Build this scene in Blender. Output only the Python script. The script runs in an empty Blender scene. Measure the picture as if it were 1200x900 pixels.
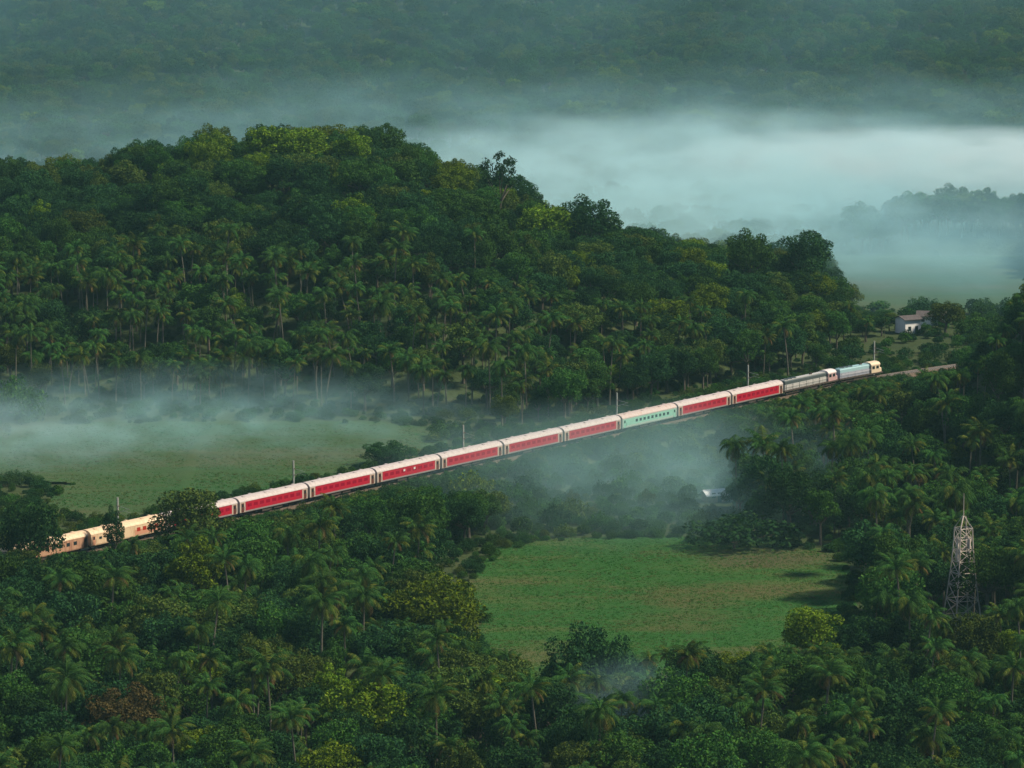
import bpy, math, random
import numpy as np
from mathutils import Vector, Matrix
R = math.radians
rng = np.random.default_rng(7)
random.seed(7)
scene = bpy.context.scene
COL = scene.collection

# ------------------------------------------------------------------ camera
CAM_H, FPX, TH = 160.0, 5035.0, R(8.73)      # height over the rails, focal length in 1200-px units, tilt down
cam_d = bpy.data.cameras.new('camera'); cam = bpy.data.objects.new('camera', cam_d); COL.objects.link(cam)
cam.location = (0, 0, CAM_H); cam.rotation_euler = (math.pi / 2 - TH, 0, 0)
cam_d.sensor_width = 36; cam_d.lens = 36 * FPX / 1200; cam_d.clip_start = 1; cam_d.clip_end = 30000
scene.camera = cam

# ------------------------------------------------------------------ sky, sun, exposure
SUN_EL, SUN_ROT = R(47), R(267)
world = bpy.data.worlds.new('World'); scene.world = world; world.use_nodes = True
wn = world.node_tree.nodes; wl = world.node_tree.links
sky = wn.new('ShaderNodeTexSky'); sky.sky_type = 'NISHITA'; sky.sun_disc = False
sky.sun_elevation = SUN_EL; sky.sun_rotation = SUN_ROT; sky.air_density = 1.0; sky.dust_density = 0.6; sky.ozone_density = 3.0
wl.new(sky.outputs[0], wn['Background'].inputs[0]); wn['Background'].inputs[1].default_value = 0.058
sd = bpy.data.lights.new('sun', 'SUN'); sd.energy = 4.8; sd.angle = R(6); sd.color = (1.0, 0.87, 0.68)
sun = bpy.data.objects.new('sun', sd); COL.objects.link(sun)
sdir = Vector((-math.sin(SUN_ROT) * math.cos(SUN_EL), math.cos(SUN_ROT) * math.cos(SUN_EL), math.sin(SUN_EL)))
sun.location = (-200, 400, 400); sun.rotation_euler = sdir.to_track_quat('Z', 'Y').to_euler()
scene.view_settings.view_transform = 'Standard'; scene.view_settings.look = 'None'
scene.view_settings.gamma = 1; scene.view_settings.exposure = 0.60
cy = scene.cycles
cy.max_bounces = 2; cy.diffuse_bounces = 1; cy.glossy_bounces = 1; cy.transmission_bounces = 2
cy.volume_bounces = 1; cy.transparent_max_bounces = 24; cy.caustics_reflective = False; cy.caustics_refractive = False
cy.use_adaptive_sampling = True; cy.adaptive_threshold = 0.02; cy.use_denoising = True; cy.volume_max_steps = 256
try: cy.denoiser = 'OPENIMAGEDENOISE'
except Exception: pass

# ------------------------------------------------------------------ picture <-> ground helpers (to lay the place out)
CT, ST = math.cos(TH), math.sin(TH)
def hit(u, v, z=-3.0):
    a = (u - 600) / FPX; b = -(v - 450) / FPX
    t = (z - CAM_H) / (-ST + b * CT)
    return Vector((a * t, (CT + b * ST) * t, z))
def at_depth(u, v, y):
    a = (u - 600) / FPX; b = -(v - 450) / FPX
    t = y / (CT + b * ST)
    return Vector((a * t, y, CAM_H + (-ST + b * CT) * t))
def proj(x, y, z):
    q = z - CAM_H; d = y * CT - q * ST
    return 600 + FPX * x / d, 450 - FPX * (y * ST + q * CT) / d, d
def smooth(t): t = np.clip(t, 0, 1); return t * t * (3 - 2 * t)
def in_poly(u, v, poly):
    u = np.asarray(u, float); v = np.asarray(v, float); c = np.zeros(u.shape, bool); n = len(poly)
    for i in range(n):
        (x1, y1), (x2, y2) = poly[i], poly[(i + 1) % n]
        if y1 == y2: continue
        c ^= ((y1 > v) != (y2 > v)) & (u < (x2 - x1) * (v - y1) / (y2 - y1) + x1)
    return c
_perm = np.random.default_rng(3).random((64, 64))
def vnoise(x, y):
    x = np.asarray(x, float); y = np.asarray(y, float)
    xi = np.floor(x).astype(int); yi = np.floor(y).astype(int); fx = smooth(x - xi); fy = smooth(y - yi)
    g = lambda i, j: _perm[i % 64, j % 64]
    return (g(xi, yi) * (1 - fx) + g(xi + 1, yi) * fx) * (1 - fy) + (g(xi, yi + 1) * (1 - fx) + g(xi + 1, yi + 1) * fx) * fy - 0.5

# ------------------------------------------------------------------ railway line
P0 = hit(355, 583, 1.0); P0.z = 0; P8 = hit(912, 460, 1.0); P8.z = 0
TDIR = (P8 - P0).normalized(); PITCH = (P8 - P0).length / 8     # one coach, coupler to coupler
S_CURVE = 8.6 * PITCH
def _path():
    pts = []; s0 = -9 * PITCH
    p = P0 + TDIR * s0; a = math.atan2(TDIR.y, TDIR.x); s = s0; ds = 2.0
    while s < 17 * PITCH:
        pts.append((s, p.x, p.y, a))
        if S_CURVE < s < S_CURVE + 110: a -= ds * R(26) / 110
        p = p + Vector((math.cos(a), math.sin(a), 0)) * ds; s += ds
    return np.array(pts)
PATH = _path()
def track(s):
    x = np.interp(s, PATH[:, 0], PATH[:, 1]); y = np.interp(s, PATH[:, 0], PATH[:, 2]); a = np.interp(s, PATH[:, 0], PATH[:, 3])
    return Vector((float(x), float(y), 0)), float(a)
def track_dist(x, y):
    x = np.asarray(x, float); y = np.asarray(y, float); best = np.full(x.shape, 1e9); side = np.zeros(x.shape)
    for k in range(0, len(PATH) - 1, 4):
        a = PATH[k]; b = PATH[min(k + 4, len(PATH) - 1)]
        dx, dy = b[1] - a[1], b[2] - a[2]; L2 = dx * dx + dy * dy
        if L2 < 1e-6: continue
        t = np.clip(((x - a[1]) * dx + (y - a[2]) * dy) / L2, 0, 1)
        d = np.hypot(x - a[1] - t * dx, y - a[2] - t * dy)
        m = d < best; best = np.where(m, d, best); side = np.where(m, dx * (y - a[2]) - dy * (x - a[1]), side)
    return best, side            # side > 0: beyond the track, seen from the camera

# ------------------------------------------------------------------ terrain heights
SIL_U = [-400, 0, 60, 130, 200, 250, 350, 420, 480, 540, 600, 650, 700, 740, 800, 850, 890, 945, 985, 1015, 1030]
SIL_V = [240, 210, 206, 196, 176, 168, 161, 161, 177, 198, 222, 254, 262, 276, 287, 293, 299, 300, 330, 360, 398]
BAS_U = [-400, 0, 150, 300, 450, 560, 650, 750, 850, 930, 1000, 1030]
BAS_V = [455, 466, 474, 474, 482, 484, 480, 466, 446, 425, 408, 400]
DEP_U = [-400, 400, 700, 900, 1000, 1030]
DEP_V = [175, 170, 130, 85, 55, 35]
def height(x, y):
    x = np.asarray(x, float); y = np.asarray(y, float)
    d = np.maximum(y * CT + CAM_H * ST, 50); u = 600 + FPX * x / d
    z = -3.0 + 1.2 * vnoise(x / 37, y / 37)
    # wooded hill behind the line
    yb = np.interp(u, BAS_U, [hit(600, v).y for v in BAS_V]); dep = np.interp(u, DEP_U, DEP_V); yr = yb + dep
    sv = np.interp(u, SIL_U, SIL_V); b = -(sv - 450) / FPX
    zr = CAM_H + (-ST + b * CT) * yr / (CT + b * ST) - 11.5
    hr = np.maximum(zr + 3, 0) * smooth((1045 - u) / 40)
    t = (y - yb) / dep
    prof = np.where(t < 1, np.sin(np.clip(t, 0, 1) * math.pi / 2) ** 1.15, smooth(1 - (t - 1) / 1.3))
    z = z + hr * prof + np.where((t > 0.05) & (t < 2), 3.0 * vnoise(x / 22 + 9, y / 22), 0) * smooth(hr / 20)
    # knoll beside the line
    kd = np.hypot((x - 152) / 78, (y - 950) / 135)
    z = z + 44 * np.clip(1 - kd * kd, 0, 1) ** 2
    z = z + 6 * smooth((u - 1015) / 70) * smooth((y - 1292) / 45) * smooth((1430 - y) / 80)
    # far wooded hills
    f0 = smooth((y - 1690 - 60 * vnoise(x / 160, 3.3)) / 520)
    dip = 1 - 0.55 * np.exp(-((u + 10) / 70) ** 2)
    z = z + f0 * dip * (62 + 26 * vnoise(x / 190 + 4, y / 260) + 10 * vnoise(x / 60, y / 60))
    z = z + smooth((y - 2500) / 3000) * 40
    # flat paddy land
    gu, gv, _ = proj(x, y, -3.0)
    # embankment
    td, _ = track_dist(x, y)
    w = smooth(1 - (td - 4.2) / 8.0)
    z = z * (1 - w) + (-0.75) * w
    return z
F1 = [(40, 600), (80, 566), (-40, 560), (-120, 520), (60, 496), (300, 492), (490, 497), (528, 512), (500, 532), (380, 560), (270, 580), (190, 600), (110, 612)]
F2 = [(575, 642), (640, 632), (780, 628), (900, 636), (985, 646), (1003, 690), (990, 735), (920, 790), (760, 815), (620, 815), (556, 760), (543, 690)]
F3 = [(960, 299), (1215, 299), (1205, 362), (1120, 366), (985, 366)]
def ground(x, y): return float(height(np.array([x]), np.array([y]))[0])

# ------------------------------------------------------------------ mesh helpers
class MB:
    def __init__(s): s.v = []; s.f = []; s.m = []
    def add(s, vs, fs, m=0):
        o = len(s.v); s.v += [tuple(p) for p in vs]; s.f += [tuple(i + o for i in f) for f in fs]; s.m += [m] * len(fs)
    def box(s, x0, x1, y0, y1, z0, z1, m=0):
        s.add([(x0, y0, z0), (x1, y0, z0), (x1, y1, z0), (x0, y1, z0), (x0, y0, z1), (x1, y0, z1), (x1, y1, z1), (x0, y1, z1)],
              [(0, 3, 2, 1), (4, 5, 6, 7), (0, 1, 5, 4), (1, 2, 6, 5), (2, 3, 7, 6), (3, 0, 4, 7)], m)
    def tube(s, pts, rad, n=7, m=0, cap=True):
        pts = [Vector(p) for p in pts]; o = len(s.v)
        for i, p in enumerate(pts):
            d = (pts[min(i + 1, len(pts) - 1)] - pts[max(i - 1, 0)]).normalized()
            a = d.orthogonal().normalized() if abs(d.z) > 0.9 else d.cross(Vector((0, 0, 1))).normalized()
            if abs(d.z) > 0.9: a = Vector((1, 0, 0)) - d * d.x; a.normalize()
            b = d.cross(a); r = rad[i] if hasattr(rad, '__len__') else rad
            for k in range(n):
                q = 2 * math.pi * k / n; s.v.append(tuple(p + (a * math.cos(q) + b * math.sin(q)) * r))
        for i in range(len(pts) - 1):
            for k in range(n):
                s.f.append((o + i * n + k, o + i * n + (k + 1) % n, o + (i + 1) * n + (k + 1) % n, o + (i + 1) * n + k)); s.m.append(m)
        if cap:
            s.f.append(tuple(o + k for k in reversed(range(n)))); s.m.append(m)
            s.f.append(tuple(o + (len(pts) - 1) * n + k for k in range(n))); s.m.append(m)
    def bar(s, p, q, w, m=0): s.tube([p, q], w * 0.7, 4, m)
    def prism(s, prof, x0, x1, m=0, close=True):
        n = len(prof); vs = [(x0, y, z) for y, z in prof] + [(x1, y, z) for y, z in prof]
        fs = [(k, (k + 1) % n, n + (k + 1) % n, n + k) for k in range(n if close else n - 1)]
        if close: fs += [tuple(reversed(range(n))), tuple(range(n, 2 * n))]
        s.add(vs, fs, m)
    def mesh(s, name, mats):
        me = bpy.data.meshes.new(name); me.from_pydata(s.v, [], s.f)
        for m in (mats if isinstance(mats, (list, tuple)) else [mats]): me.materials.append(m)
        if any(s.m): me.polygons.foreach_set('material_index', s.m)
        me.update(); return me
def obj(name, me, parent=None, loc=None, rot=None, scale=None):
    o = bpy.data.objects.new(name, me); COL.objects.link(o)
    if parent: o.parent = parent
    if loc is not None: o.location = loc
    if rot is not None: o.rotation_euler = rot
    if scale is not None: o.scale = scale
    return o
def tag(o, label=None, cat=None, group=None, kind=None):
    if label: o['label'] = label
    if cat: o['category'] = cat
    if group: o['group'] = group
    if kind: o['kind'] = kind
    return o
def smooth_shade(me): me.polygons.foreach_set('use_smooth', [True] * len(me.polygons)); return me

# ------------------------------------------------------------------ materials
def mat(name):
    m = bpy.data.materials.new(name); m.use_nodes = True; m.node_tree.nodes.clear()
    n = m.node_tree.nodes; out = n.new('ShaderNodeOutputMaterial'); return m, n, m.node_tree.links, out
def noise(n, l, scale, detail=3, vec=None, rough=0.55):
    t = n.new('ShaderNodeTexNoise'); t.inputs['Scale'].default_value = scale; t.inputs['Detail'].default_value = detail; t.inputs['Roughness'].default_value = rough
    if vec is not None: l.new(vec, t.inputs['Vector'])
    return t.outputs['Fac']
def ramp(n, l, fac, stops):
    r = n.new('ShaderNodeValToRGB'); e = r.color_ramp.elements
    while len(e) < len(stops): e.new(0.5)
    for k, (p, c) in enumerate(stops): e[k].position = p; e[k].color = (*c, 1)
    l.new(fac, r.inputs[0]); return r.outputs[0]
def mix(n, l, fac, a, b, mode='MIX'):
    x = n.new('ShaderNodeMix'); x.data_type = 'RGBA'; x.blend_type = mode
    for s, v in ((0, fac), (6, a), (7, b)):
        if hasattr(v, 'is_linked'): l.new(v, x.inputs[s])
        else: x.inputs[s].default_value = (*v, 1) if isinstance(v, tuple) else v
    return x.outputs[2]
def math_n(n, l, op, a, b=None, c=None, clamp=False):
    x = n.new('ShaderNodeMath'); x.operation = op; x.use_clamp = clamp
    for k, v in enumerate((a, b, c)):
        if v is None: continue
        if hasattr(v, 'is_linked'): l.new(v, x.inputs[k])
        else: x.inputs[k].default_value = v
    return x.outputs[0]
def leaf_mat(name, c0, c1, c2, trans=0.2, vary=0.55):
    """leaf colour differs from leaf to leaf and from tree to tree"""
    m, n, l, out = mat(name)
    g = n.new('ShaderNodeNewGeometry'); oi = n.new('ShaderNodeObjectInfo')
    col = ramp(n, l, g.outputs['Random Per Island'], [(0.0, c0), (0.55, c1), (1.0, c2)])
    hsv = n.new('ShaderNodeHueSaturation')
    l.new(math_n(n, l, 'MULTIPLY_ADD', oi.outputs['Random'], 0.024, 0.488), hsv.inputs['Hue'])
    l.new(math_n(n, l, 'MULTIPLY_ADD', oi.outputs['Random'], vary, 1.0 - vary * 0.5), hsv.inputs['Value'])
    l.new(col, hsv.inputs['Color'])
    d = n.new('ShaderNodeBsdfDiffuse'); t = n.new('ShaderNodeBsdfTranslucent'); mx = n.new('ShaderNodeMixShader'); mx.inputs[0].default_value = trans
    l.new(hsv.outputs[0], d.inputs[0]); l.new(hsv.outputs[0], t.inputs[0])
    l.new(d.outputs[0], mx.inputs[1]); l.new(t.outputs[0], mx.inputs[2]); l.new(mx.outputs[0], out.inputs[0]); return m
LEAF = {
    'dark green': leaf_mat('leaf_dark_green', (0.011, 0.040, 0.016), (0.020, 0.060, 0.020), (0.036, 0.085, 0.022)),
    'mid green': leaf_mat('leaf_mid_green', (0.018, 0.056, 0.012), (0.032, 0.088, 0.017), (0.06, 0.125, 0.022)),
    'olive green': leaf_mat('leaf_olive_green', (0.03, 0.06, 0.014), (0.055, 0.092, 0.018), (0.095, 0.13, 0.026)),
    'yellow-green': leaf_mat('leaf_yellow_green', (0.04, 0.085, 0.008), (0.085, 0.15, 0.010), (0.15, 0.21, 0.018)),
    'reddish brown': leaf_mat('leaf_reddish_brown', (0.035, 0.03, 0.012), (0.06, 0.046, 0.018), (0.085, 0.062, 0.024)),
}
FROND = {
    'green': leaf_mat('frond_green', (0.015, 0.05, 0.014), (0.03, 0.08, 0.018), (0.056, 0.115, 0.024), 0.22, 0.4),
    'yellowish': leaf_mat('frond_yellowish', (0.032, 0.062, 0.012), (0.065, 0.095, 0.016), (0.12, 0.135, 0.026), 0.22, 0.4),
    'dry': leaf_mat('frond_dry', (0.06, 0.045, 0.018), (0.11, 0.08, 0.03), (0.16, 0.12, 0.05), 0.15, 0.4),
}
def rough_mat(name, c0, c1, scale=2.0, rough=0.9, bump=0.0, metal=0.0, spec=0.3):
    m, n, l, out = mat(name); tc = n.new('ShaderNodeTexCoord'); p = n.new('ShaderNodeBsdfPrincipled')
    f = noise(n, l, scale, 5, tc.outputs['Object']); l.new(ramp(n, l, f, [(0.3, c0), (0.7, c1)]), p.inputs['Base Color'])
    p.inputs['Roughness'].default_value = rough; p.inputs['Metallic'].default_value = metal; p.inputs['Specular IOR Level'].default_value = spec
    if bump:
        b = n.new('ShaderNodeBump'); b.inputs['Strength'].default_value = bump; b.inputs['Distance'].default_value = 0.1; l.new(f, b.inputs['Height']); l.new(b.outputs[0], p.inputs['Normal'])
    l.new(p.outputs[0], out.inputs[0]); return m
def paint(name, c, dirt=(0.18, 0.13, 0.09), amount=0.5, rough=0.45):
    """weathered coach paint: streaks and grime with a shape of their own"""
    m, n, l, out = mat(name); tc = n.new('ShaderNodeTexCoord'); p = n.new('ShaderNodeBsdfPrincipled'); oi = n.new('ShaderNodeObjectInfo')
    mp = n.new('ShaderNodeMapping'); mp.inputs['Scale'].default_value = (1.0, 1.0, 0.22); l.new(tc.outputs['Object'], mp.inputs['Vector'])
    add = n.new('ShaderNodeVectorMath'); add.operation = 'ADD'; l.new(mp.outputs[0], add.inputs[0])
    cb = n.new('ShaderNodeCombineXYZ'); l.new(math_n(n, l, 'MULTIPLY', oi.outputs['Random'], 90.0), cb.inputs[0]); l.new(cb.outputs[0], add.inputs[1])
    f = noise(n, l, 1.3, 5, add.outputs[0], 0.65)
    fac = math_n(n, l, 'MULTIPLY', math_n(n, l, 'SUBTRACT', f, 0.46, clamp=True), amount * 4, clamp=True)
    l.new(mix(n, l, fac, c, dirt), p.inputs['Base Color']); p.inputs['Roughness'].default_value = rough
    l.new(p.outputs[0], out.inputs[0]); return m
M = {
    'bark': rough_mat('bark', (0.06, 0.05, 0.04), (0.13, 0.11, 0.085), 3),
    'palm_bark': rough_mat('palm_bark', (0.07, 0.065, 0.05), (0.14, 0.13, 0.1), 4),
    'ballast': rough_mat('ballast', (0.06, 0.045, 0.033), (0.14, 0.105, 0.075), 3.0, 0.95, 0.6),
    'rail': rough_mat('rail_steel', (0.16, 0.11, 0.08), (0.3, 0.26, 0.22), 2, 0.5, 0, 0.6),
    'sleeper': rough_mat('sleeper_concrete', (0.2, 0.18, 0.16), (0.32, 0.3, 0.27), 3),
    'red': paint('coach_red', (0.37, 0.0025, 0.022), (0.22, 0.012, 0.03), 0.5),
    'red_glass': paint('coach_tinted_window', (0.25, 0.003, 0.024), (0.16, 0.012, 0.03), 0.3, 0.2),
    'cream': paint('coach_cream', (0.46, 0.38, 0.31), (0.45, 0.32, 0.24), 0.45),
    'skirt': paint('coach_grey_skirt', (0.34, 0.31, 0.31), (0.25, 0.2, 0.17), 0.5),
    'roof': paint('coach_roof', (0.42, 0.375, 0.37), (0.26, 0.21, 0.19), 0.7, 0.6),
    'roof_cream': paint('cream_roof', (0.62, 0.47, 0.31), (0.4, 0.24, 0.13), 0.7, 0.55),
    'roof_rust': paint('rusty_roof', (0.43, 0.36, 0.34), (0.35, 0.17, 0.1), 0.6, 0.6),
    'mint': paint('coach_mint', (0.22, 0.47, 0.38), (0.25, 0.42, 0.34), 0.4),
    'mint_pale': paint('coach_mint_pale', (0.34, 0.46, 0.41), (0.35, 0.42, 0.36), 0.4),
    'orange_pink': paint('coach_salmon', (0.5, 0.25, 0.16), (0.5, 0.25, 0.14), 0.4),
    'peach': paint('coach_peach', (0.42, 0.25, 0.16), (0.2, 0.08, 0.05), 0.8),
    'maroon': paint('coach_maroon', (0.1, 0.028, 0.02), (0.15, 0.07, 0.05), 0.5),
    'dark_glass': rough_mat('dark_window_glass', (0.012, 0.02, 0.025), (0.02, 0.035, 0.04), 1, 0.1, spec=0.5),
    'red_window': rough_mat('red_window', (0.28, 0.02, 0.015), (0.36, 0.04, 0.02), 1, 0.2),
    'under': rough_mat('underframe_black', (0.03, 0.025, 0.022), (0.08, 0.06, 0.05), 3),
    'rubber': rough_mat('bellows_rubber', (0.12, 0.10, 0.09), (0.2, 0.17, 0.15), 5),
    'loco_grey': paint('locomotive_grey', (0.40, 0.41, 0.40), (0.2, 0.18, 0.17), 0.5),
    'loco_dark': paint('locomotive_dark_hood', (0.05, 0.07, 0.075), (0.1, 0.1, 0.1), 0.5),
    'loco_white': paint('locomotive_white', (0.6, 0.56, 0.55), (0.5, 0.4, 0.38), 0.4),
    'loco_pink': paint('locomotive_pink', (0.42, 0.28, 0.28), (0.4, 0.25, 0.25), 0.4),
    'loco_teal': paint('locomotive_pale_teal', (0.26, 0.42, 0.46), (0.25, 0.36, 0.38), 0.4),
    'loco_lilac': paint('locomotive_lilac_grey', (0.3, 0.33, 0.4), (0.25, 0.27, 0.32), 0.4),
    'loco_cream': paint('locomotive_cream', (0.6, 0.5, 0.36), (0.5, 0.4, 0.3), 0.4),
    'mast': rough_mat('mast_galvanised', (0.2, 0.22, 0.21), (0.3, 0.32, 0.3), 3, 0.6),
    'tower': rough_mat('tower_weathered_steel', (0.34, 0.29, 0.25), (0.5, 0.44, 0.38), 2, 0.7),
    'insulator': rough_mat('insulator_brown', (0.1, 0.04, 0.03), (0.14, 0.06, 0.04), 3, 0.3),
    'house_white': rough_mat('house_whitewash', (0.72, 0.72, 0.7), (0.82, 0.82, 0.8), 0.8),
    'house_roof': rough_mat('house_roof_dark', (0.05, 0.045, 0.05), (0.1, 0.085, 0.085), 2),
    'sheet_roof': rough_mat('pale_sheet_roof', (0.55, 0.58, 0.6), (0.7, 0.72, 0.72), 1, 0.5),
    'mud_wall': rough_mat('mud_wall', (0.2, 0.14, 0.1), (0.28, 0.2, 0.15), 2),
    'lamp': rough_mat('headlight_glass', (0.7, 0.7, 0.66), (0.8, 0.8, 0.76), 2, 0.2),
}
def soil_mat():
    m, n, l, out = mat('forest_floor'); tc = n.new('ShaderNodeTexCoord'); p = n.new('ShaderNodeBsdfPrincipled')
    a = noise(n, l, 0.06, 4, tc.outputs['Object']); b = noise(n, l, 0.9, 5, tc.outputs['Object'])
    c = ramp(n, l, a, [(0.35, (0.028, 0.05, 0.018)), (0.6, (0.05, 0.075, 0.025)), (0.8, (0.085, 0.075, 0.04))])
    l.new(mix(n, l, b, c, (0.03, 0.04, 0.018)), p.inputs['Base Color']); p.inputs['Roughness'].default_value = 1; p.inputs['Specular IOR Level'].default_value = 0.1
    bp = n.new('ShaderNodeBump'); bp.inputs['Strength'].default_value = 0.8; bp.inputs['Distance'].default_value = 0.5; l.new(b, bp.inputs['Height']); l.new(bp.outputs[0], p.inputs['Normal'])
    l.new(p.outputs[0], out.inputs[0]); return m
def field_mat(name, stops, s1, s2, stretch=(0.5, 1.3, 1), dry=()):
    m, n, l, out = mat(name); tc = n.new('ShaderNodeTexCoord'); p = n.new('ShaderNodeBsdfPrincipled')
    mp = n.new('ShaderNodeMapping'); mp.inputs['Scale'].default_value = stretch; l.new(tc.outputs['Object'], mp.inputs['Vector'])
    a = noise(n, l, s1, 4, mp.outputs[0], 0.6); b = noise(n, l, s2, 5, mp.outputs[0], 0.7); c = noise(n, l, 2.2, 4, tc.outputs['Object'], 0.7)
    f = math_n(n, l, 'ADD', math_n(n, l, 'MULTIPLY', a, 0.75), math_n(n, l, 'MULTIPLY', b, 0.25))
    col = ramp(n, l, f, stops)
    for (cx, cy_), (rx, ry), dc in dry:                               # dry patches where the crop has failed
        mq = n.new('ShaderNodeMapping'); mq.inputs['Scale'].default_value = (1 / rx, 1 / ry, 0); mq.inputs['Location'].default_value = (-cx / rx, -cy_ / ry, 0); l.new(tc.outputs['Object'], mq.inputs['Vector'])
        ln = n.new('ShaderNodeVectorMath'); ln.operation = 'LENGTH'; l.new(mq.outputs[0], ln.inputs[0])
        fq = math_n(n, l, 'SUBTRACT', math_n(n, l, 'ADD', 1.0, math_n(n, l, 'MULTIPLY', math_n(n, l, 'SUBTRACT', f, .5), 4.0)), ln.outputs['Value'], clamp=True)
        col = mix(n, l, math_n(n, l, 'MULTIPLY', fq, 1.0, clamp=True), col, dc)
    col = mix(n, l, math_n(n, l, 'MULTIPLY', c, 0.75), col, (0.022, 0.035, 0.012))
    l.new(col, p.inputs['Base Color']); p.inputs['Roughness'].default_value = 1; p.inputs['Specular IOR Level'].default_value = 0.05
    bp = n.new('ShaderNodeBump'); bp.inputs['Strength'].default_value = 0.7; bp.inputs['Distance'].default_value = 0.3; l.new(c, bp.inputs['Height']); l.new(bp.outputs[0], p.inputs['Normal'])
    l.new(p.outputs[0], out.inputs[0]); return m
M['soil'] = soil_mat()
M['field_green'] = field_mat('paddy_green', [(0.36, (0.026, 0.115, 0.024)), (0.47, (0.036, 0.12, 0.026)), (0.56, (0.075, 0.12, 0.035)), (0.64, (0.11, 0.105, 0.045)), (0.72, (0.06, 0.11, 0.03))], 0.03, 0.12, dry=[((hit(u, v).x, hit(u, v).y), rr, c) for (u, v), rr, c in (((800, 715), (20, 32), (.1, .1, .04)), ((650, 765), (22, 14), (.12, .11, .05)), ((900, 655), (24, 9), (.09, .085, .045)))])
M['field_olive'] = field_mat('paddy_olive', [(0.36, (0.04, 0.11, 0.04)), (0.5, (0.06, 0.11, 0.045)), (0.6, (0.09, 0.105, 0.05)), (0.7, (0.12, 0.1, 0.055))], 0.02, 0.16)
M['field_far'] = field_mat('paddy_far', [(0.36, (0.05, 0.11, 0.045)), (0.5, (0.07, 0.11, 0.05)), (0.62, (0.1, 0.11, 0.065))], 0.02, 0.16)

# ------------------------------------------------------------------ ground
def axis(parts):
    out = []
    for a, b, st in parts: out += list(np.arange(a, b, st))
    return np.array(out + [parts[-1][1]], float)
gx = axis([(-9000, -1500, 500), (-1500, -300, 60), (-300, 300, 4), (300, 1500, 60), (1500, 9000, 500)])
gy = axis([(-3000, 400, 200), (400, 560, 20), (560, 1350, 3.5), (1350, 2400, 14), (2400, 4000, 100), (4000, 16000, 800)])
X, Y = np.meshgrid(gx, gy); Z = height(X, Y)
U, V, _ = proj(X, Y, -3.0)
for F in (F1, F2, F3):                                              # paddies are level, a little below the land around them
    Z = np.where(in_poly(U, V, F), np.minimum(Z, -3.35), Z)
nx = len(gx); ny = len(gy)
idx = np.arange(nx * ny).reshape(ny, nx)
faces = np.stack([idx[:-1, :-1], idx[:-1, 1:], idx[1:, 1:], idx[1:, :-1]], -1).reshape(-1, 4)
me = bpy.data.meshes.new('terrain'); me.from_pydata(np.stack([X, Y, Z], -1).reshape(-1, 3).tolist(), [], faces.tolist()); me.materials.append(M['soil']); smooth_shade(me)
tag(obj('terrain', me), 'wooded valley floor and hills under the trees', 'ground', kind='structure')

def field(name, poly, m, label, cell, bund_dir, bund=.35):
    pts = [hit(u, v, -3.0) for u, v in poly]; x0, x1 = min(p.x for p in pts) - 8, max(p.x for p in pts) + 8; y0, y1 = min(p.y for p in pts) - 8, max(p.y for p in pts) + 8
    st = 1.3; xs = np.arange(x0, x1, st); ys = np.arange(y0, y1, st); X, Y = np.meshgrid(xs, ys)
    ca, sa = math.cos(bund_dir), math.sin(bund_dir); a = X * ca + Y * sa + 9 * vnoise(X / 40, Y / 40); b = -X * sa + Y * ca + 9 * vnoise(X / 40 + 7, Y / 40)
    da = np.abs((a / cell[0]) % 1 - 0.5) * cell[0]; db = np.abs((b / cell[1]) % 1 - 0.5) * cell[1]
    terrace = 0.12 * vnoise(np.floor(a / cell[0] + .5) * 3.7, np.floor(b / cell[1] + .5) * 5.1)
    Z = -3.0 + terrace * bund / .35 + bund * np.maximum(np.clip(1 - da / 1.1, 0, 1), np.clip(1 - db / 1.1, 0, 1)) + 0.1 * vnoise(X / 3, Y / 3)
    U, V, _ = proj(X, Y, -3.0); ins = in_poly(U, V, poly)
    i = np.arange(X.size).reshape(X.shape); f = np.stack([i[:-1, :-1], i[:-1, 1:], i[1:, 1:], i[1:, :-1]], -1)[ins[:-1, :-1]].reshape(-1, 4)
    used = np.unique(f); remap = np.full(X.size, -1); remap[used] = np.arange(len(used))
    me = bpy.data.meshes.new(name); me.from_pydata(np.stack([X, Y, Z], -1).reshape(-1, 3)[used].tolist(), [], remap[f].tolist()); me.materials.append(m); smooth_shade(me)
    return tag(obj(name, me), label, 'field', kind='structure')
field('paddy_field', F2, M['field_green'], 'bright green paddy field with brown patches below the railway', (60, 44), 0.15, .08)
field('meadow', F1, M['field_olive'], 'misty olive paddy field between the train and the wooded hill', (46, 22), 0.05)
field('pasture', F3, M['field_far'], 'pale hazy field beyond the end of the wooded hill', (40, 24), 0.1)

# ------------------------------------------------------------------ track
tr = tag(obj('railway_track', None), 'single railway track on a brown ballast embankment', 'railway track', kind='structure')
def sweep(name, prof, m, parent, s0, s1, step=4.0, close=True):
    mb = MB(); n = len(prof); ss = np.arange(s0, s1, step)
    for s in ss:
        p, a = track(s); nx_, ny_ = -math.sin(a), math.cos(a)
        mb.v += [(p.x + nx_ * y, p.y + ny_ * y, z) for y, z in prof]
    for i in range(len(ss) - 1):
        for k in range(n if close else n - 1):
            mb.f.append((i * n + k, i * n + (k + 1) % n, (i + 1) * n + (k + 1) % n, (i + 1) * n + k)); mb.m.append(0)
    return obj(name, mb.mesh(name, m), parent)
SA, SB = -8 * PITCH, 16.5 * PITCH
sweep('track_bed', [(-4.3, -0.95), (-2.1, -0.16), (2.1, -0.16), (4.3, -0.95)], M['ballast'], tr, SA, SB, close=False)
for sgn in (-1, 1): sweep('rail', [(sgn * .838 - .04, -0.15), (sgn * .838 + .04, -0.15), (sgn * .838 + .04, 0), (sgn * .838 - .04, 0)], M['rail'], tr, SA, SB)
mb = MB()
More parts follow.
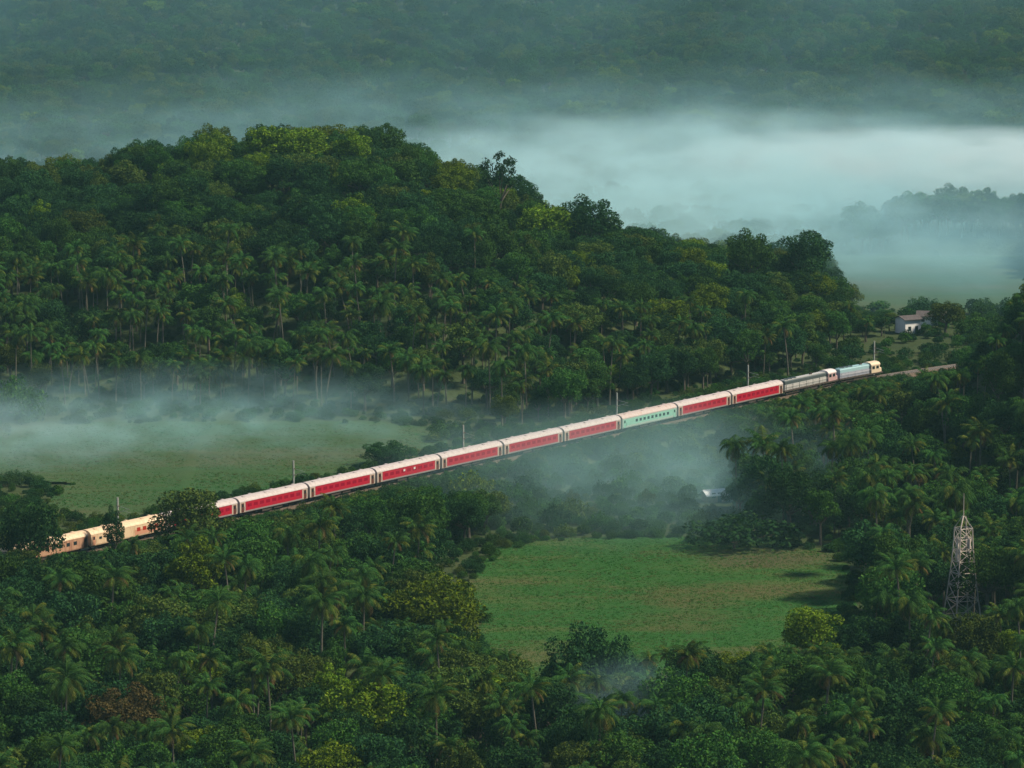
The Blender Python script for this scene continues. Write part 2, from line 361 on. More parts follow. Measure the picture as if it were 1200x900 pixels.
for s in np.arange(10 * PITCH, SB - 4, 0.65):
    p, a = track(s); c, d = math.cos(a), math.sin(a); q = MB(); q.box(-.12, .12, -1.37, 1.37, -.15, -.05)
    mb.add([(p.x + x * c - y * d, p.y + x * d + y * c, z) for x, y, z in q.v], q.f)
tag(obj('sleepers', mb.mesh('sleepers', M['sleeper']), tr), kind='stuff')

# ------------------------------------------------------------------ train
BL = PITCH - 0.75                                                     # body length
HL = BL / 2
def shell_profile(z0=1.0): return [(-1.52, z0), (1.52, z0), (1.6, z0 + .25), (1.6, 3.22), (-1.6, 3.22), (-1.6, z0 + .25)]
ROOF = [(1.63, 3.2), (1.63, 3.27), (1.54, 3.45), (1.3, 3.75), (0.9, 3.98), (0.45, 4.1), (0, 4.14), (-0.45, 4.1), (-0.9, 3.98), (-1.3, 3.75), (-1.54, 3.45), (-1.63, 3.27), (-1.63, 3.2)]
_mesh = {}
def cached(key, fn, m):
    k = (key, m.name)
    if k not in _mesh:
        mb = MB(); fn(mb); _mesh[k] = mb.mesh(key, m)
    return _mesh[k]
def bogie(parent, x, wr=0.46, axles=2):
    wb = 1.3
    def fr(mb):
        for s in (-1, 1): mb.box(-1.9 * axles / 2, 1.9 * axles / 2, s * 1.0 - .09, s * 1.0 + .09, .45, .75)
        mb.box(-.35, .35, -1.1, 1.1, .5, .95)
    b = obj('bogie', cached('bogie%d' % axles, fr, M['under']), parent, (x, 0, 0))
    for i in range(axles):
        ax = (i - (axles - 1) / 2) * (2.6 if axles == 2 else 1.85)
        for s in (-1, 1):
            obj('wheel', cached('wheel', lambda mb: mb.tube([(0, -.065, 0), (0, .065, 0)], wr, 16), M['under']), b, (ax, s * .84, wr))
    return b
def coach(i, label, red=True, style='red', bare=0):
    s = (i + 0.5) * PITCH; p, a = track(s)
    t = tag(obj('passenger_coach', None, None, p, (0, 0, a)), label, 'train coach', 'coaches of the train')
    side = {'red': M['skirt'], 'mint': M['mint_pale'], 'cream': M['roof_cream'], 'maroon': M['peach']}[style]
    roofm = {'red': M['roof'], 'mint': M['roof_rust'], 'cream': M['roof_cream'], 'maroon': M['roof_cream']}[style]
    obj('body', cached('body', lambda mb: mb.prism(shell_profile(), -HL, HL), side), t)
    r = obj('roof', cached('roof', lambda mb: mb.prism(ROOF, -HL - .05, HL + .05), roofm), t)
    for k in range(6):
        obj('roof_vent', cached('vent', lambda mb: mb.box(-.32, .32, -.28, .28, 0, .14), roofm), r, (-HL + 2.2 + k * (BL - 4.4) / 5, (0.55 if k % 2 else -0.55), 4.03))
    for x in (-HL + 3.6, HL - 3.6): bogie(t, x)
    obj('underframe', cached('underframe', lambda mb: (mb.box(-HL + .1, HL - .1, -1.2, 1.2, .82, 1.0), mb.box(-3.4, -.4, -1.3, 1.3, .35, .85), mb.box(.4, 3.0, -1.25, 1.25, .4, .85)), M['under']), t)
    for e in (-1, 1):
        obj('gangway_bellows', cached('bellows', lambda mb: mb.box(-.34, .34, -.62, .62, 1.15, 3.2), M['rubber']), t, (e * (HL + .02), 0, 0))
        for sy in (-1, 1): obj('buffer', cached('buffer', lambda mb: mb.tube([(-.3, 0, 0), (.2, 0, 0), (.2, 0, 0), (.3, 0, 0)], [.09, .09, .22, .22], 10), M['under']), t, (e * (HL + .05), sy * .98, 1.1), (0, 0, 0 if e > 0 else math.pi))
    for sy in (-1, 1):
        yy = sy * 1.6
        if style == 'red':
            band = obj('livery_band', cached('band', lambda mb: mb.box(-HL + 1.75, HL - 1.75, -.012, .012, 1.34, 3.18), M['red']), t, (0, yy, 0))
            n = 9; w = (BL - 4.2) / n
            for k in range(n):
                obj('window', cached('tint', lambda mb: mb.box(-.62, .62, -.02, .02, 2.05, 2.72), M['red_glass']), band, (-(n - 1) / 2 * w + k * w, 0, 0))
        elif style == 'mint':
            band = obj('livery_band', cached('band_m', lambda mb: mb.box(-HL + .9, HL - .9, -.012, .012, 1.55, 3.0), M['mint']), t, (0, yy, 0))
            for k in range(9):
                obj('window', cached('glass', lambda mb: mb.box(-.42, .42, -.03, .03, 2.0, 2.62), M['dark_glass']), band, (-5.2 + k * 1.55, 0, 0))
        elif style == 'cream':
            band = obj('livery_band', cached('band_c', lambda mb: mb.box(2.0, HL - 1.4, -.012, .012, 1.3, 2.35), M['orange_pink']), t, (0, yy, 0))
            for k in range(4):
                obj('window', cached('wred', lambda mb: mb.box(-.5, .5, -.03, .03, 2.0, 2.75), M['red_window']), band, (3.1 + k * 1.75, 0, 0))
            for k in range(3):
                obj('window', cached('glass2', lambda mb: mb.box(-.4, .4, -.02, .02, 2.1, 2.6), M['dark_glass']), t, (-8 + k * 2.8, yy, 0))
        else:
            for k in range(8):
                obj('window', cached('glass3', lambda mb: mb.box(-.45, .45, -.03, .03, 2.0, 2.7), M['dark_glass']), t, (-7 + k * 2.0, yy, 0))
        for e in (-1, 1):
            dm = {'red': M['cream'], 'mint': M['mint'], 'cream': M['orange_pink'], 'maroon': M['maroon']}[style]
            if style == 'red': obj('end_panel', cached('endp', lambda mb: mb.box(-.8, .8, -.008, .008, 1.1, 3.18), M['cream']), t, (e * (HL - .87), yy, 0))
            d = obj('door', cached('door', lambda mb: mb.box(-.42, .42, -.03, .03, 1.15, 2.98), M['maroon'] if style == 'red' else dm), t, (e * (HL - .86), yy, 0))
            obj('door_window', cached('dglass', lambda mb: mb.box(-.24, .24, -.045, .045, 2.2, 2.8), M['dark_glass']), d)
            obj('handrail', cached('hrail', lambda mb: mb.tube([(.55, 0, 1.4), (.55, 0, 2.3)], .025, 5), M['mast']), d, (0, sy * .06, 0))
    return t
coach(-4, 'dirty peach coach with cream roof at the tail, half buried in trees', style='maroon')
coach(-3, 'cream coach with red windows and salmon lower side, seen between trees', style='cream')
LB = ['red coach hidden behind the tall tree, next to the cream coach',
      'red coach emerging from behind the tall tree that hides the train',
      'second red coach along from the tall tree that hides the train',
      'third red coach along from the tall tree, with two pale spots on its side',
      'red coach in the middle of the train, third before the mint green coach',
      'red coach two before the mint green coach, on the cream coach side',
      'red coach coupled to the cream coach side end of the mint green coach']
for k, i in enumerate((-2, -1, 0, 1, 2, 3, 4)):
    c = coach(i, LB[k])
    if i == 1:                                                        # two pale square notices on the red side
        for x in (-1.6, 1.9): obj('notice_plate', cached('plate', lambda mb: mb.box(-.3, .3, -.03, .03, 2.3, 2.75), M['loco_white']), c, (x, -1.62, 0))
coach(5, 'mint green coach with a row of dark square windows and rusty roof', style='mint')
coach(6, 'red coach coupled to the locomotive side end of the mint green coach')
coach(7, 'red coach coupled directly behind the grey locomotive')

def loco(s, label, L, hood_low, hood_up, top, cabm, cab_side, dark_panels):
    p0, _ = track(s - L * .32); p1, _ = track(s + L * .32); a = math.atan2(p1.y - p0.y, p1.x - p0.x); p = (p0 + p1) / 2
    t = tag(obj('diesel_locomotive', None, None, p, (0, 0, a)), label, 'locomotive', 'locomotives at the head of the train')
    h = L / 2
    def ms(name, fn, m, par=t, **k): mb = MB(); fn(mb); return obj(name, mb.mesh(name, m), par, **k)
    ms('underframe', lambda mb: (mb.box(-h, h, -1.45, 1.45, 1.1, 1.45), mb.box(-2.8, 2.8, -1.2, 1.2, .35, 1.1)), M['under'])
    ms('hood', lambda mb: mb.box(-h + .7, h - 4.6, -1.05, 1.05, 1.45, 2.75), hood_low)
    ms('upper_hood', lambda mb: mb.prism([(-1.05, 2.752), (1.05, 2.752), (1.02, 3.45), (.8, 3.62), (-.8, 3.62), (-1.02, 3.45)], -h + .7, h - 4.6), hood_up)
    rf = ms('hood_roof', lambda mb: mb.box(-h + 1.2, h - 5.0, -.7, .7, 3.622, 3.78), top)
    for k in range(3): ms('radiator_fan', lambda mb: mb.tube([(0, 0, 0), (0, 0, .16)], .62, 14), M['loco_dark'], rf, loc=(-h + 2.6 + k * 1.7, 0, 3.78))
    ms('exhaust_stack', lambda mb: mb.box(-.35, .35, -.2, .2, 0, .35), M['under'], rf, loc=(1.5, 0, 3.78))
    n = 6 if L > 20 else 4; w = (L - 6.2) / n
    for sy in (-1, 1):
        for k in range(n):
            d = ms('hood_door', lambda mb: mb.box(-w / 2 + .12, w / 2 - .12, -.02, .02, 1.6, 2.65), hood_low, loc=(-h + 1.2 + (k + .5) * w, sy * 1.05, 0))
            ms('post', lambda mb: mb.box(-.09, .09, -.035, .035, 1.5, 2.72), M['loco_dark'] if dark_panels else hood_low, loc=(-h + 1.2 + k * w, sy * 1.06, 0))
        for k in range(8): ms('railing_post', lambda mb: mb.tube([(0, 0, 1.45), (0, 0, 2.35)], .025, 5), M['loco_white'], loc=(-h + .9 + k * (L - 6.6) / 7, sy * 1.4, 0))
        ms('railing', lambda mb: mb.tube([(-h + .8, 0, 2.35), (h - 4.7, 0, 2.35)], .028, 5), M['loco_white'], loc=(0, sy * 1.4, 0))
    cb = ms('cab', lambda mb: mb.box(h - 4.6, h - 1.3, -1.5, 1.5, 1.45, 3.3), cab_side)
    ms('cab_roof', lambda mb: mb.prism([(-1.55, 3.3), (1.55, 3.3), (1.5, 3.55), (1.1, 3.92), (.4, 4.08), (-.4, 4.08), (-1.1, 3.92), (-1.5, 3.55)], h - 4.7, h - 1.1), cabm)
    for sy in (-1, 1):
        for k in range(2): ms('cab_window', lambda mb: mb.box(-.5, .5, -.03, .03, 2.4, 3.12), M['dark_glass'], cb, loc=(h - 3.8 + k * 1.6, sy * 1.5, 0))
        ms('windscreen', lambda mb: mb.box(-.03, .03, -.55, .55, 2.5, 3.15), M['dark_glass'], cb, loc=(h - 1.3, sy * .75, 0))
    ms('nose', lambda mb: mb.prism([(-1.2, 1.45), (1.2, 1.45), (1.15, 2.3), (.9, 2.45), (-.9, 2.45), (-1.15, 2.3)], h - 1.3, h - .15), cab_side)
    ms('headlight', lambda mb: mb.tube([(0, 0, 0), (.12, 0, 0)], .18, 10), M['lamp'], loc=(h - 1.12, 0, 3.6))
    for e in (-1, 1):
        bogie(t, e * (h - 3.9), .5, 3)
        for sy in (-1, 1): ms('buffer', lambda mb: mb.tube([(-.3, 0, 0), (.2, 0, 0), (.2, 0, 0), (.3, 0, 0)], [.1, .1, .24, .24], 10), M['under'], loc=(e * (h + .1), sy * .98, 1.15), rot=(0, 0, 0 if e > 0 else math.pi))
    return t
loco(8.56 * PITCH, 'grey diesel locomotive with dark upper hood and white cab', PITCH * 1.06, M['loco_grey'], M['loco_dark'], M['loco_grey'], M['loco_white'], M['loco_pink'], True)
loco(9.5 * PITCH, 'leading pale blue diesel locomotive with cream cab roof', PITCH * .78, M['loco_lilac'], M['loco_teal'], M['loco_teal'], M['loco_cream'], M['loco_cream'], False)

# ------------------------------------------------------------------ overhead line masts beyond the track
MAST_U = [(158, 0), (363, 0), (561, 0), (740, 0), (893, 0), (1040, 0)]
def u_of_s(s): p, a = track(s); return proj(p.x, p.y, 0)[0]
ss = np.arange(SA, SB, 1.0); us = np.array([u_of_s(s) for s in ss])
ML = ['beside the cream coach', 'beyond the red coaches in front of the misty field', 'beyond the red coaches near the light green bush', 'beside the mint green coach', 'beside the red coach next to the grey locomotive', 'ahead of the leading locomotive']
for k, (u, _) in enumerate(MAST_U):
    s = float(np.interp(u, us, ss)) - 1.5; p, a = track(s); n = Vector((-math.sin(a), math.cos(a), 0)); b = p + n * 3.1
    t = tag(obj('catenary_mast', None, None, (b.x, b.y, -.9), (0, 0, a)), 'slim pale overhead line mast ' + ML[k], 'mast', 'overhead line masts')
    mb = MB(); mb.box(-.15, .15, -.13, -.10, 0, 9.3); mb.box(-.15, .15, .10, .13, 0, 9.3); mb.box(-.02, .02, -.10, .10, 0, 9.3); obj('pole', mb.mesh('pole', M['mast']), t)
    mb = MB(); mb.tube([(0, -.12, 7.6), (0, -3.1, 7.2)], .04, 6); mb.tube([(0, -.12, 6.2), (0, -2.9, 7.2)], .04, 6); mb.tube([(0, -1.4, 6.75), (0, -3.3, 6.55)], .03, 6); obj('cantilever', mb.mesh('cantilever', M['mast']), t)
    for z in (7.58, 6.25):
        mb = MB(); mb.tube([(0, -.15, z), (0, -.3, z), (0, -.45, z), (0, -.6, z)], [.06, .1, .06, .1], 8); obj('insulator', mb.mesh('insulator', M['insulator']), t)
    mb = MB(); mb.box(-.4, .4, -.4, .4, -.5, .15); obj('foundation', mb.mesh('foundation', M['sleeper']), t)

# ------------------------------------------------------------------ lattice tower
tp = hit(1127, 742, -3.0); gz = ground(tp.x, tp.y)
tw = tag(obj('lattice_tower', None, None, (tp.x, tp.y, gz), (0, 0, R(22))), 'weathered steel lattice tower rising among palms beside the green field', 'tower')
TW_H, TOPZ = 19.6, 26.0
def half(z): return 2.5 * (1 - min(z / TW_H, 1)) ** 1.3 + .8 * min(1, z / TW_H) + .4
lev = [0, 3.4, 6.5, 9.2, 11.5, 13.6, 15.6, 17.6, TW_H]
cn = [(-1, -1), (1, -1), (1, 1), (-1, 1)]
for cx, cy_ in cn:
    mb = MB(); mb.tube([(cx * half(z), cy_ * half(z), z) for z in lev] + [(cx * .12, cy_ * .12, TW_H + 2.2)], .13, 4); obj('leg', mb.mesh('leg', M['tower']), tw)
for i in range(len(lev) - 1):
    z0, z1 = lev[i], lev[i + 1]
    for k in range(4):
        a, b = cn[k], cn[(k + 1) % 4]
        for q in ((a, b), (b, a)):
            mb = MB(); mb.bar((q[0][0] * half(z0), q[0][1] * half(z0), z0), (q[1][0] * half(z1), q[1][1] * half(z1), z1), .1); obj('brace', mb.mesh('brace', M['tower']), tw)
        mb = MB(); mb.bar((a[0] * half(z1), a[1] * half(z1), z1), (b[0] * half(z1), b[1] * half(z1), z1), .1); obj('brace', mb.mesh('brace', M['tower']), tw)
for z in (14.6, 16.9):
    for k in range(4):
        ang = k * math.pi / 2 + .4; mb = MB(); mb.box(-.22, .22, -.14, .14, -.9, .9); obj('antenna_panel', mb.mesh('antenna', M['tower']), tw, (1.45 * math.cos(ang), 1.45 * math.sin(ang), z), (0, 0, ang))
        mb = MB(); mb.bar((.6 * math.cos(ang), .6 * math.sin(ang), z), (1.4 * math.cos(ang), 1.4 * math.sin(ang), z), .06); obj('bracket', mb.mesh('bracket', M['tower']), tw)
mb = MB(); mb.tube([(0, 0, TW_H + 1.6), (0, 0, TOPZ)], [.1, .05], 6); obj('spire', mb.mesh('spire', M['tower']), tw)
mb = MB(); mb.tube([(.85, .4, TW_H - .4), (.8, .4, TW_H + 2.0)], [.1, .05], 6); obj('whip_antenna', mb.mesh('whip', M['tower']), tw)

# ------------------------------------------------------------------ houses
def house(name, u, v, rot, L, W, Hh, rise, wallm, roofm, label, cat='house', base=None):
    p = hit(u, v); z = ground(p.x, p.y) if base is None else base
    t = tag(obj(name, None, None, (p.x, p.y, z), (0, 0, rot)), label, cat)
    mb = MB(); mb.add([(x, y, q) for x in (-L / 2, L / 2) for (y, q) in ((-W / 2, -.6), (W / 2, -.6), (W / 2, Hh), (0, Hh + rise), (-W / 2, Hh))],
                      [(0, 4, 3, 2, 1), (5, 6, 7, 8, 9), (0, 1, 6, 5), (1, 2, 7, 6), (2, 3, 8, 7), (3, 4, 9, 8), (4, 0, 5, 9)]); obj('wall', mb.mesh('wall', wallm), t)
    for s in (-1, 1):
        o = .55; sl = rise / (W / 2); mb = MB()
        a = [(-L / 2 - o, s * (W / 2 + o), Hh - sl * o + .04), (L / 2 + o, s * (W / 2 + o), Hh - sl * o + .04), (L / 2 + o, 0, Hh + rise + .04), (-L / 2 - o, 0, Hh + rise + .04)]
        mb.add(a + [(x, y, q + .12) for x, y, q in a], [(0, 1, 2, 3), (4, 5, 6, 7), (0, 1, 5, 4), (1, 2, 6, 5), (2, 3, 7, 6), (3, 0, 4, 7)]); obj('roof', mb.mesh('roof', roofm), t)
    for k, x in enumerate(np.linspace(-L / 2 + 1.4, L / 2 - 1.4, max(2, int(L / 2.6)))):
        mb = MB(); mb.box(x - .45, x + .45, -W / 2 - .05, -W / 2 + .05, 1.0, 2.1)
        if k == 1: mb = MB(); mb.box(x - .45, x + .45, -W / 2 - .05, -W / 2 + .05, 0, 2.1)
        obj('door' if k == 1 else 'window', mb.mesh('opening', M['dark_glass']), t)
    return t
house('white_house', 1064, 391, R(28), 5.0, 5.0, 4.0, .7, M['house_white'], M['house_roof'], 'small whitewashed house with dark roof among trees beyond the locomotives')
house('low_outbuilding', 1092, 381, R(-8), 7.5, 4.5, 2.6, 1.0, M['house_white'], M['house_roof'], 'low white outbuilding half hidden by an olive tree beside the white house', 'outbuilding')
house('field_hut', 836, 588, R(25), 4.2, 3.0, 1.7, .8, M['mud_wall'], M['sheet_roof'], 'small hut with pale sheet roof in bushes below the railway', 'hut')

# ------------------------------------------------------------------ tree shapes
def unit(v): return v / np.maximum(np.linalg.norm(v, axis=-1, keepdims=True), 1e-9)
def leaf_mesh(name, lobes, n, size, g, material, shell=0.55, low=-0.55):
    """leaf-clump faces spread through the outer part of the crown's lobes"""
    C = np.array([l[0] for l in lobes], float); Rr = np.array([l[1] for l in lobes], float)
    w = (Rr[:, 0] * Rr[:, 1]) ** 1.0; k = g.choice(len(lobes), n * 2, p=w / w.sum())
    d = unit(g.normal(size=(n * 2, 3))); d = d[(d[:, 2] > low) | (g.random(n * 2) < .25)]; k = k[:len(d)]
    rad = shell + (1.06 - shell) * g.random(len(d)) ** 0.6
    P = C[k] + d * Rr[k] * rad[:, None]
    keep = np.ones(len(P), bool)
    for j in range(len(lobes)):
        q = (((P - C[j]) / Rr[j]) ** 2).sum(1); keep &= ~((q < .36) & (k != j))
    P = P[keep][:n]; d = d[keep][:n]; m = len(P)
    nrm = unit(d * .7 + g.normal(size=(m, 3)) * .62 + np.array([0, 0, .15])); t = unit(np.cross(nrm, g.normal(size=(m, 3)))); b = np.cross(nrm, t)
    a = (size * (.55 + .9 * g.random(m)))[:, None]; c = a * (.45 + .3 * g.random(m))[:, None]
    V = np.stack([P - t * a * .5, P + b * c * .5 - nrm * a * .08, P + t * a * .55 - nrm * a * .2, P - b * c * .5 - nrm * a * .08], 1).reshape(-1, 3)
    me = bpy.data.meshes.new(name); me.from_pydata(V.tolist(), [], np.arange(4 * m).reshape(m, 4).tolist()); me.materials.append(material); return me
def round_lobes(g, Rc, Hc, zc, k, f=(.36, .52)):
    L = [((0, 0, zc), (Rc * .55, Rc * .55, Hc * .58))]; sx = 1 + g.normal() * .12; sy = 1 + g.normal() * .12
    for i in range(k):
        a = i * 2.399 + g.random() * .9; q = min(-.45 + 1.42 * (i + .5) / k, .97); e = math.asin(q)
        r = Rc * (f[0] + (f[1] - f[0]) * g.random() ** 1.4) * (.75 + .25 * math.cos(e)); rr = .55 + .42 * g.random()
        L.append(((Rc * sx * rr * math.cos(a) * math.cos(e), Rc * sy * rr * math.sin(a) * math.cos(e), zc + Hc * rr * math.sin(e)), (r, r * (.8 + .4 * g.random()), r * (.65 + .4 * g.random()))))
    return L
def trunk_mesh(name, lobes, h0, r0, g, m):
    mb = MB(); top = (g.normal() * .2, g.normal() * .2, h0)
    mb.tube([(0, 0, -1.5), (g.normal() * .1, g.normal() * .1, h0 * .45), top], [r0 * 1.25, r0 * .9, r0 * .75], 8)
    for c, r in lobes[:9]:
        mid = [(top[i] + c[i]) / 2 for i in range(3)]; mid[2] += .1
        mb.tube([(top[0], top[1], top[2] - .15), mid, c], [r0 * .55, r0 * .36, r0 * .16], 5, cap=False)
    return mb.mesh(name, m)
TREES = {}          # kind -> (trunk mesh, lobes, dims, {tone: crown mesh}, params)
def tree_kind(key, seed, Rc, Hc, zc, k, n, size, h0, r0, shell=.55, f=(.36, .52), low=-.55):
    g = np.random.default_rng(seed); L = round_lobes(g, Rc, Hc, zc, k, f); mk = {}
    TREES[key] = dict(trunk=trunk_mesh('trunk', L, h0, r0, g, M['bark']), lobes=L, crowns=mk, w=2 * Rc * 1.12, h=zc + Hc * 1.08, seed=seed, n=n, size=size, shell=shell, low=low, zc=zc)
def crown_of(key, tone):
    t = TREES[key]
    if tone not in t['crowns']:
        g = np.random.default_rng(t['seed'] + 50); t['crowns'][tone] = leaf_mesh('crown', t['lobes'], t['n'], t['size'], g, LEAF[tone], t['shell'], t['low'])
    return t['crowns'][tone]
tree_kind('round_a', 1, 4.0, 4.8, 7.2, 22, 6500, .37, 4.0, .34, f=(.22, .5), low=-.75)
tree_kind('round_b', 2, 4.8, 4.5, 6.8, 28, 7500, .37, 3.8, .38, f=(.2, .44), low=-.75)
tree_kind('tall', 3, 3.2, 6.0, 8.2, 24, 6000, .36, 4.5, .3, f=(.25, .52), low=-.75)
tree_kind('spreading', 4, 5.6, 3.9, 8.4, 28, 7500, .38, 5.6, .42, f=(.18, .4), low=-.5)
tree_kind('clumpy', 5, 4.4, 5.4, 8.0, 14, 6000, .38, 4.2, .36, .45, (.26, .54), -.7)
tree_kind('airy', 6, 4.0, 4.6, 9.2, 13, 1500, .45, 5.0, .26, .3, (.2, .34))
tree_kind('ragged', 10, 4.2, 5.2, 7.8, 18, 3600, .42, 4.6, .3, .35, (.2, .42), -.6)
tree_kind('dome', 7, 6.0, 5.6, 5.6, 44, 11000, .38, 3.0, .5, .65, (.2, .36), -.8)
tree_kind('bush', 8, 2.2, 1.6, 1.5, 11, 1500, .33, .6, .1, .5, (.3, .55), -.9)
tree_kind('bush_wide', 9, 3.0, 1.5, 1.4, 15, 2000, .33, .6, .1, .5, (.25, .5), -.9)
BROAD = ['round_a', 'round_b', 'tall', 'spreading', 'clumpy', 'ragged']

# palms
def frond_mb(g, Lf, lift, droop, m=0):
    """one pinnate frond: arching rib with a row of leaflets each side; local x outward"""
    mb = MB(); n = 9; pts = []; ang = lift; p = Vector((0, 0, 0))
    for i in range(n):
        pts.append(p.copy()); p = p + Vector((math.cos(ang), 0, math.sin(ang))) * Lf / (n - 1); ang -= droop / (n - 1) * (0.6 + 1.0 * i / n)
    mb.tube(pts, [.07 * (1 - .85 * i / (n - 1)) for i in range(n)], 3, m, False)
    for j in range(17):
        t = .14 + .86 * j / 16; f = t * (n - 1); i = min(int(f), n - 2); q = pts[i].lerp(pts[i + 1], f - i); d = (pts[i + 1] - pts[i]).normalized()
        ll = (1.15 * math.sin(math.pi * (.12 + .82 * t)) + .18) * Lf / 4.6
        for s in (-1, 1):
            out = (Vector((0, s, 0)) * .9 + d * .55 + Vector((0, 0, -.45 - .35 * g.random()))).normalized(); w = d * .15
            mid = q + out * ll * .55 + Vector((0, 0, .03)); tip = q + out * ll + Vector((0, 0, -.22 * ll))
            mb.add([q - w * .5, q + w * .5, mid + w * .45, tip, mid - w * .45], [(0, 1, 2, 4), (4, 2, 3)], m)
    return mb
def palm_spec(seed, Lf, n):
    g = np.random.default_rng(seed); out = []; vz = g.random()
    for k in range(n):
        t = k / (n - 1); lift = 1.3 - 1.7 * t * (.8 + .4 * vz) + g.normal() * .16; droop = 1.1 + .9 * vz + .7 * g.random() + .2 * t
        ty = 'green' if t < .62 else ('yellowish' if t < .9 else 'dry')
        if g.random() < .15: ty = 'yellowish'
        out.append((ty, k * 2.399 + g.normal() * .15, lift, droop, Lf * (.82 + .25 * g.random()) * (.8 + .2 * math.sin(math.pi * min(1, t + .25)))))
    return out
def palm_trunk(seed, h, lean):
    g = np.random.default_rng(seed); a = g.random() * 6.28; pts = [(lean * math.cos(a) * (t ** 1.6), lean * math.sin(a) * (t ** 1.6), h * t - (1.2 if t == 0 else 0)) for t in np.linspace(0, 1, 7)]
    mb = MB(); mb.tube(pts, [.27, .2, .17, .16, .15, .145, .15], 7); return mb.mesh('trunk', M['palm_bark']), Vector(pts[-1])
def frond_place(mb, ang, top):
    c, s = math.cos(ang), math.sin(ang); return [(x * c - y * s + top.x, x * s + y * c + top.y, z + top.z) for x, y, z in mb.v]
PALMS = []
for sd_, h, lean, Lf, n in ((11, 13.0, .8, 4.5, 26), (12, 15.5, 1.4, 4.3, 24), (13, 10.5, .6, 4.7, 25), (14, 14.0, 2.0, 4.2, 22), (15, 8.0, .4, 4.8, 22), (16, 12.0, 1.0, 3.8, 19), (17, 14.5, .5, 4.9, 28), (18, 11.5, 2.4, 4.4, 21)):
    tm, top = palm_trunk(sd_, h, lean); g = np.random.default_rng(sd_); big = MB(); spec = palm_spec(sd_, Lf, n)
    for ty, ang, lift, droop, L in spec:
        fb = frond_mb(g, L, lift, droop); big.add(frond_place(fb, ang, top), fb.f, ['green', 'yellowish', 'dry'].index(ty))
    cr = big.mesh('crown', [FROND['green'], FROND['yellowish'], FROND['dry']])
    PALMS.append(dict(trunk=tm, crown=cr, top=top, h=h + 1.6, w=2 * Lf * .92, spec=spec, zc=h))
FROND_MESH = {}
def frond_mesh(ty, kk):
    if (ty, kk) not in FROND_MESH:
        g = np.random.default_rng(200 + kk); FROND_MESH[ty, kk] = frond_mb(g, 4.5, 0.0, [1.3, 1.6, 1.95][kk % 3]).mesh('frond', FROND[ty])
    return FROND_MESH[ty, kk]

def put_tree(key, tone, x, y, h, w, label, group, cat='tree', name=None, rz=None, z=None):
    t = TREES[key]; z = ground(x, y) if z is None else z
    rz = random.random() * 6.28 if rz is None else rz
    o = tag(obj(name or ('shrub' if key.startswith('bush') else 'broadleaf_tree'), None, None, (x, y, z), (0, 0, rz), (w / t['w'], w / t['w'], h / t['h'])), label, cat, group)
    obj('trunk' if not key.startswith('bush') else 'stem', t['trunk'], o); obj('crown', crown_of(key, tone), o); return o
def put_palm(i, x, y, sc, label, group, fronds=False, z=None, rz=None):
    p = PALMS[i]; z = ground(x, y) if z is None else z
    o = tag(obj('coconut_palm', None, None, (x, y, z), (0, 0, random.random() * 6.28 if rz is None else rz), (sc, sc, sc)), label, 'palm tree', group)
    obj('trunk', p['trunk'], o)
    if fronds:
        for ty, ang, lift, droop, L in p['spec']:
            obj('frond', frond_mesh(ty, random.randrange(3)), o, p['top'], (0, -lift, ang), (L / 4.5,) * 3)
    else: obj('crown', p['crown'], o)
    return o

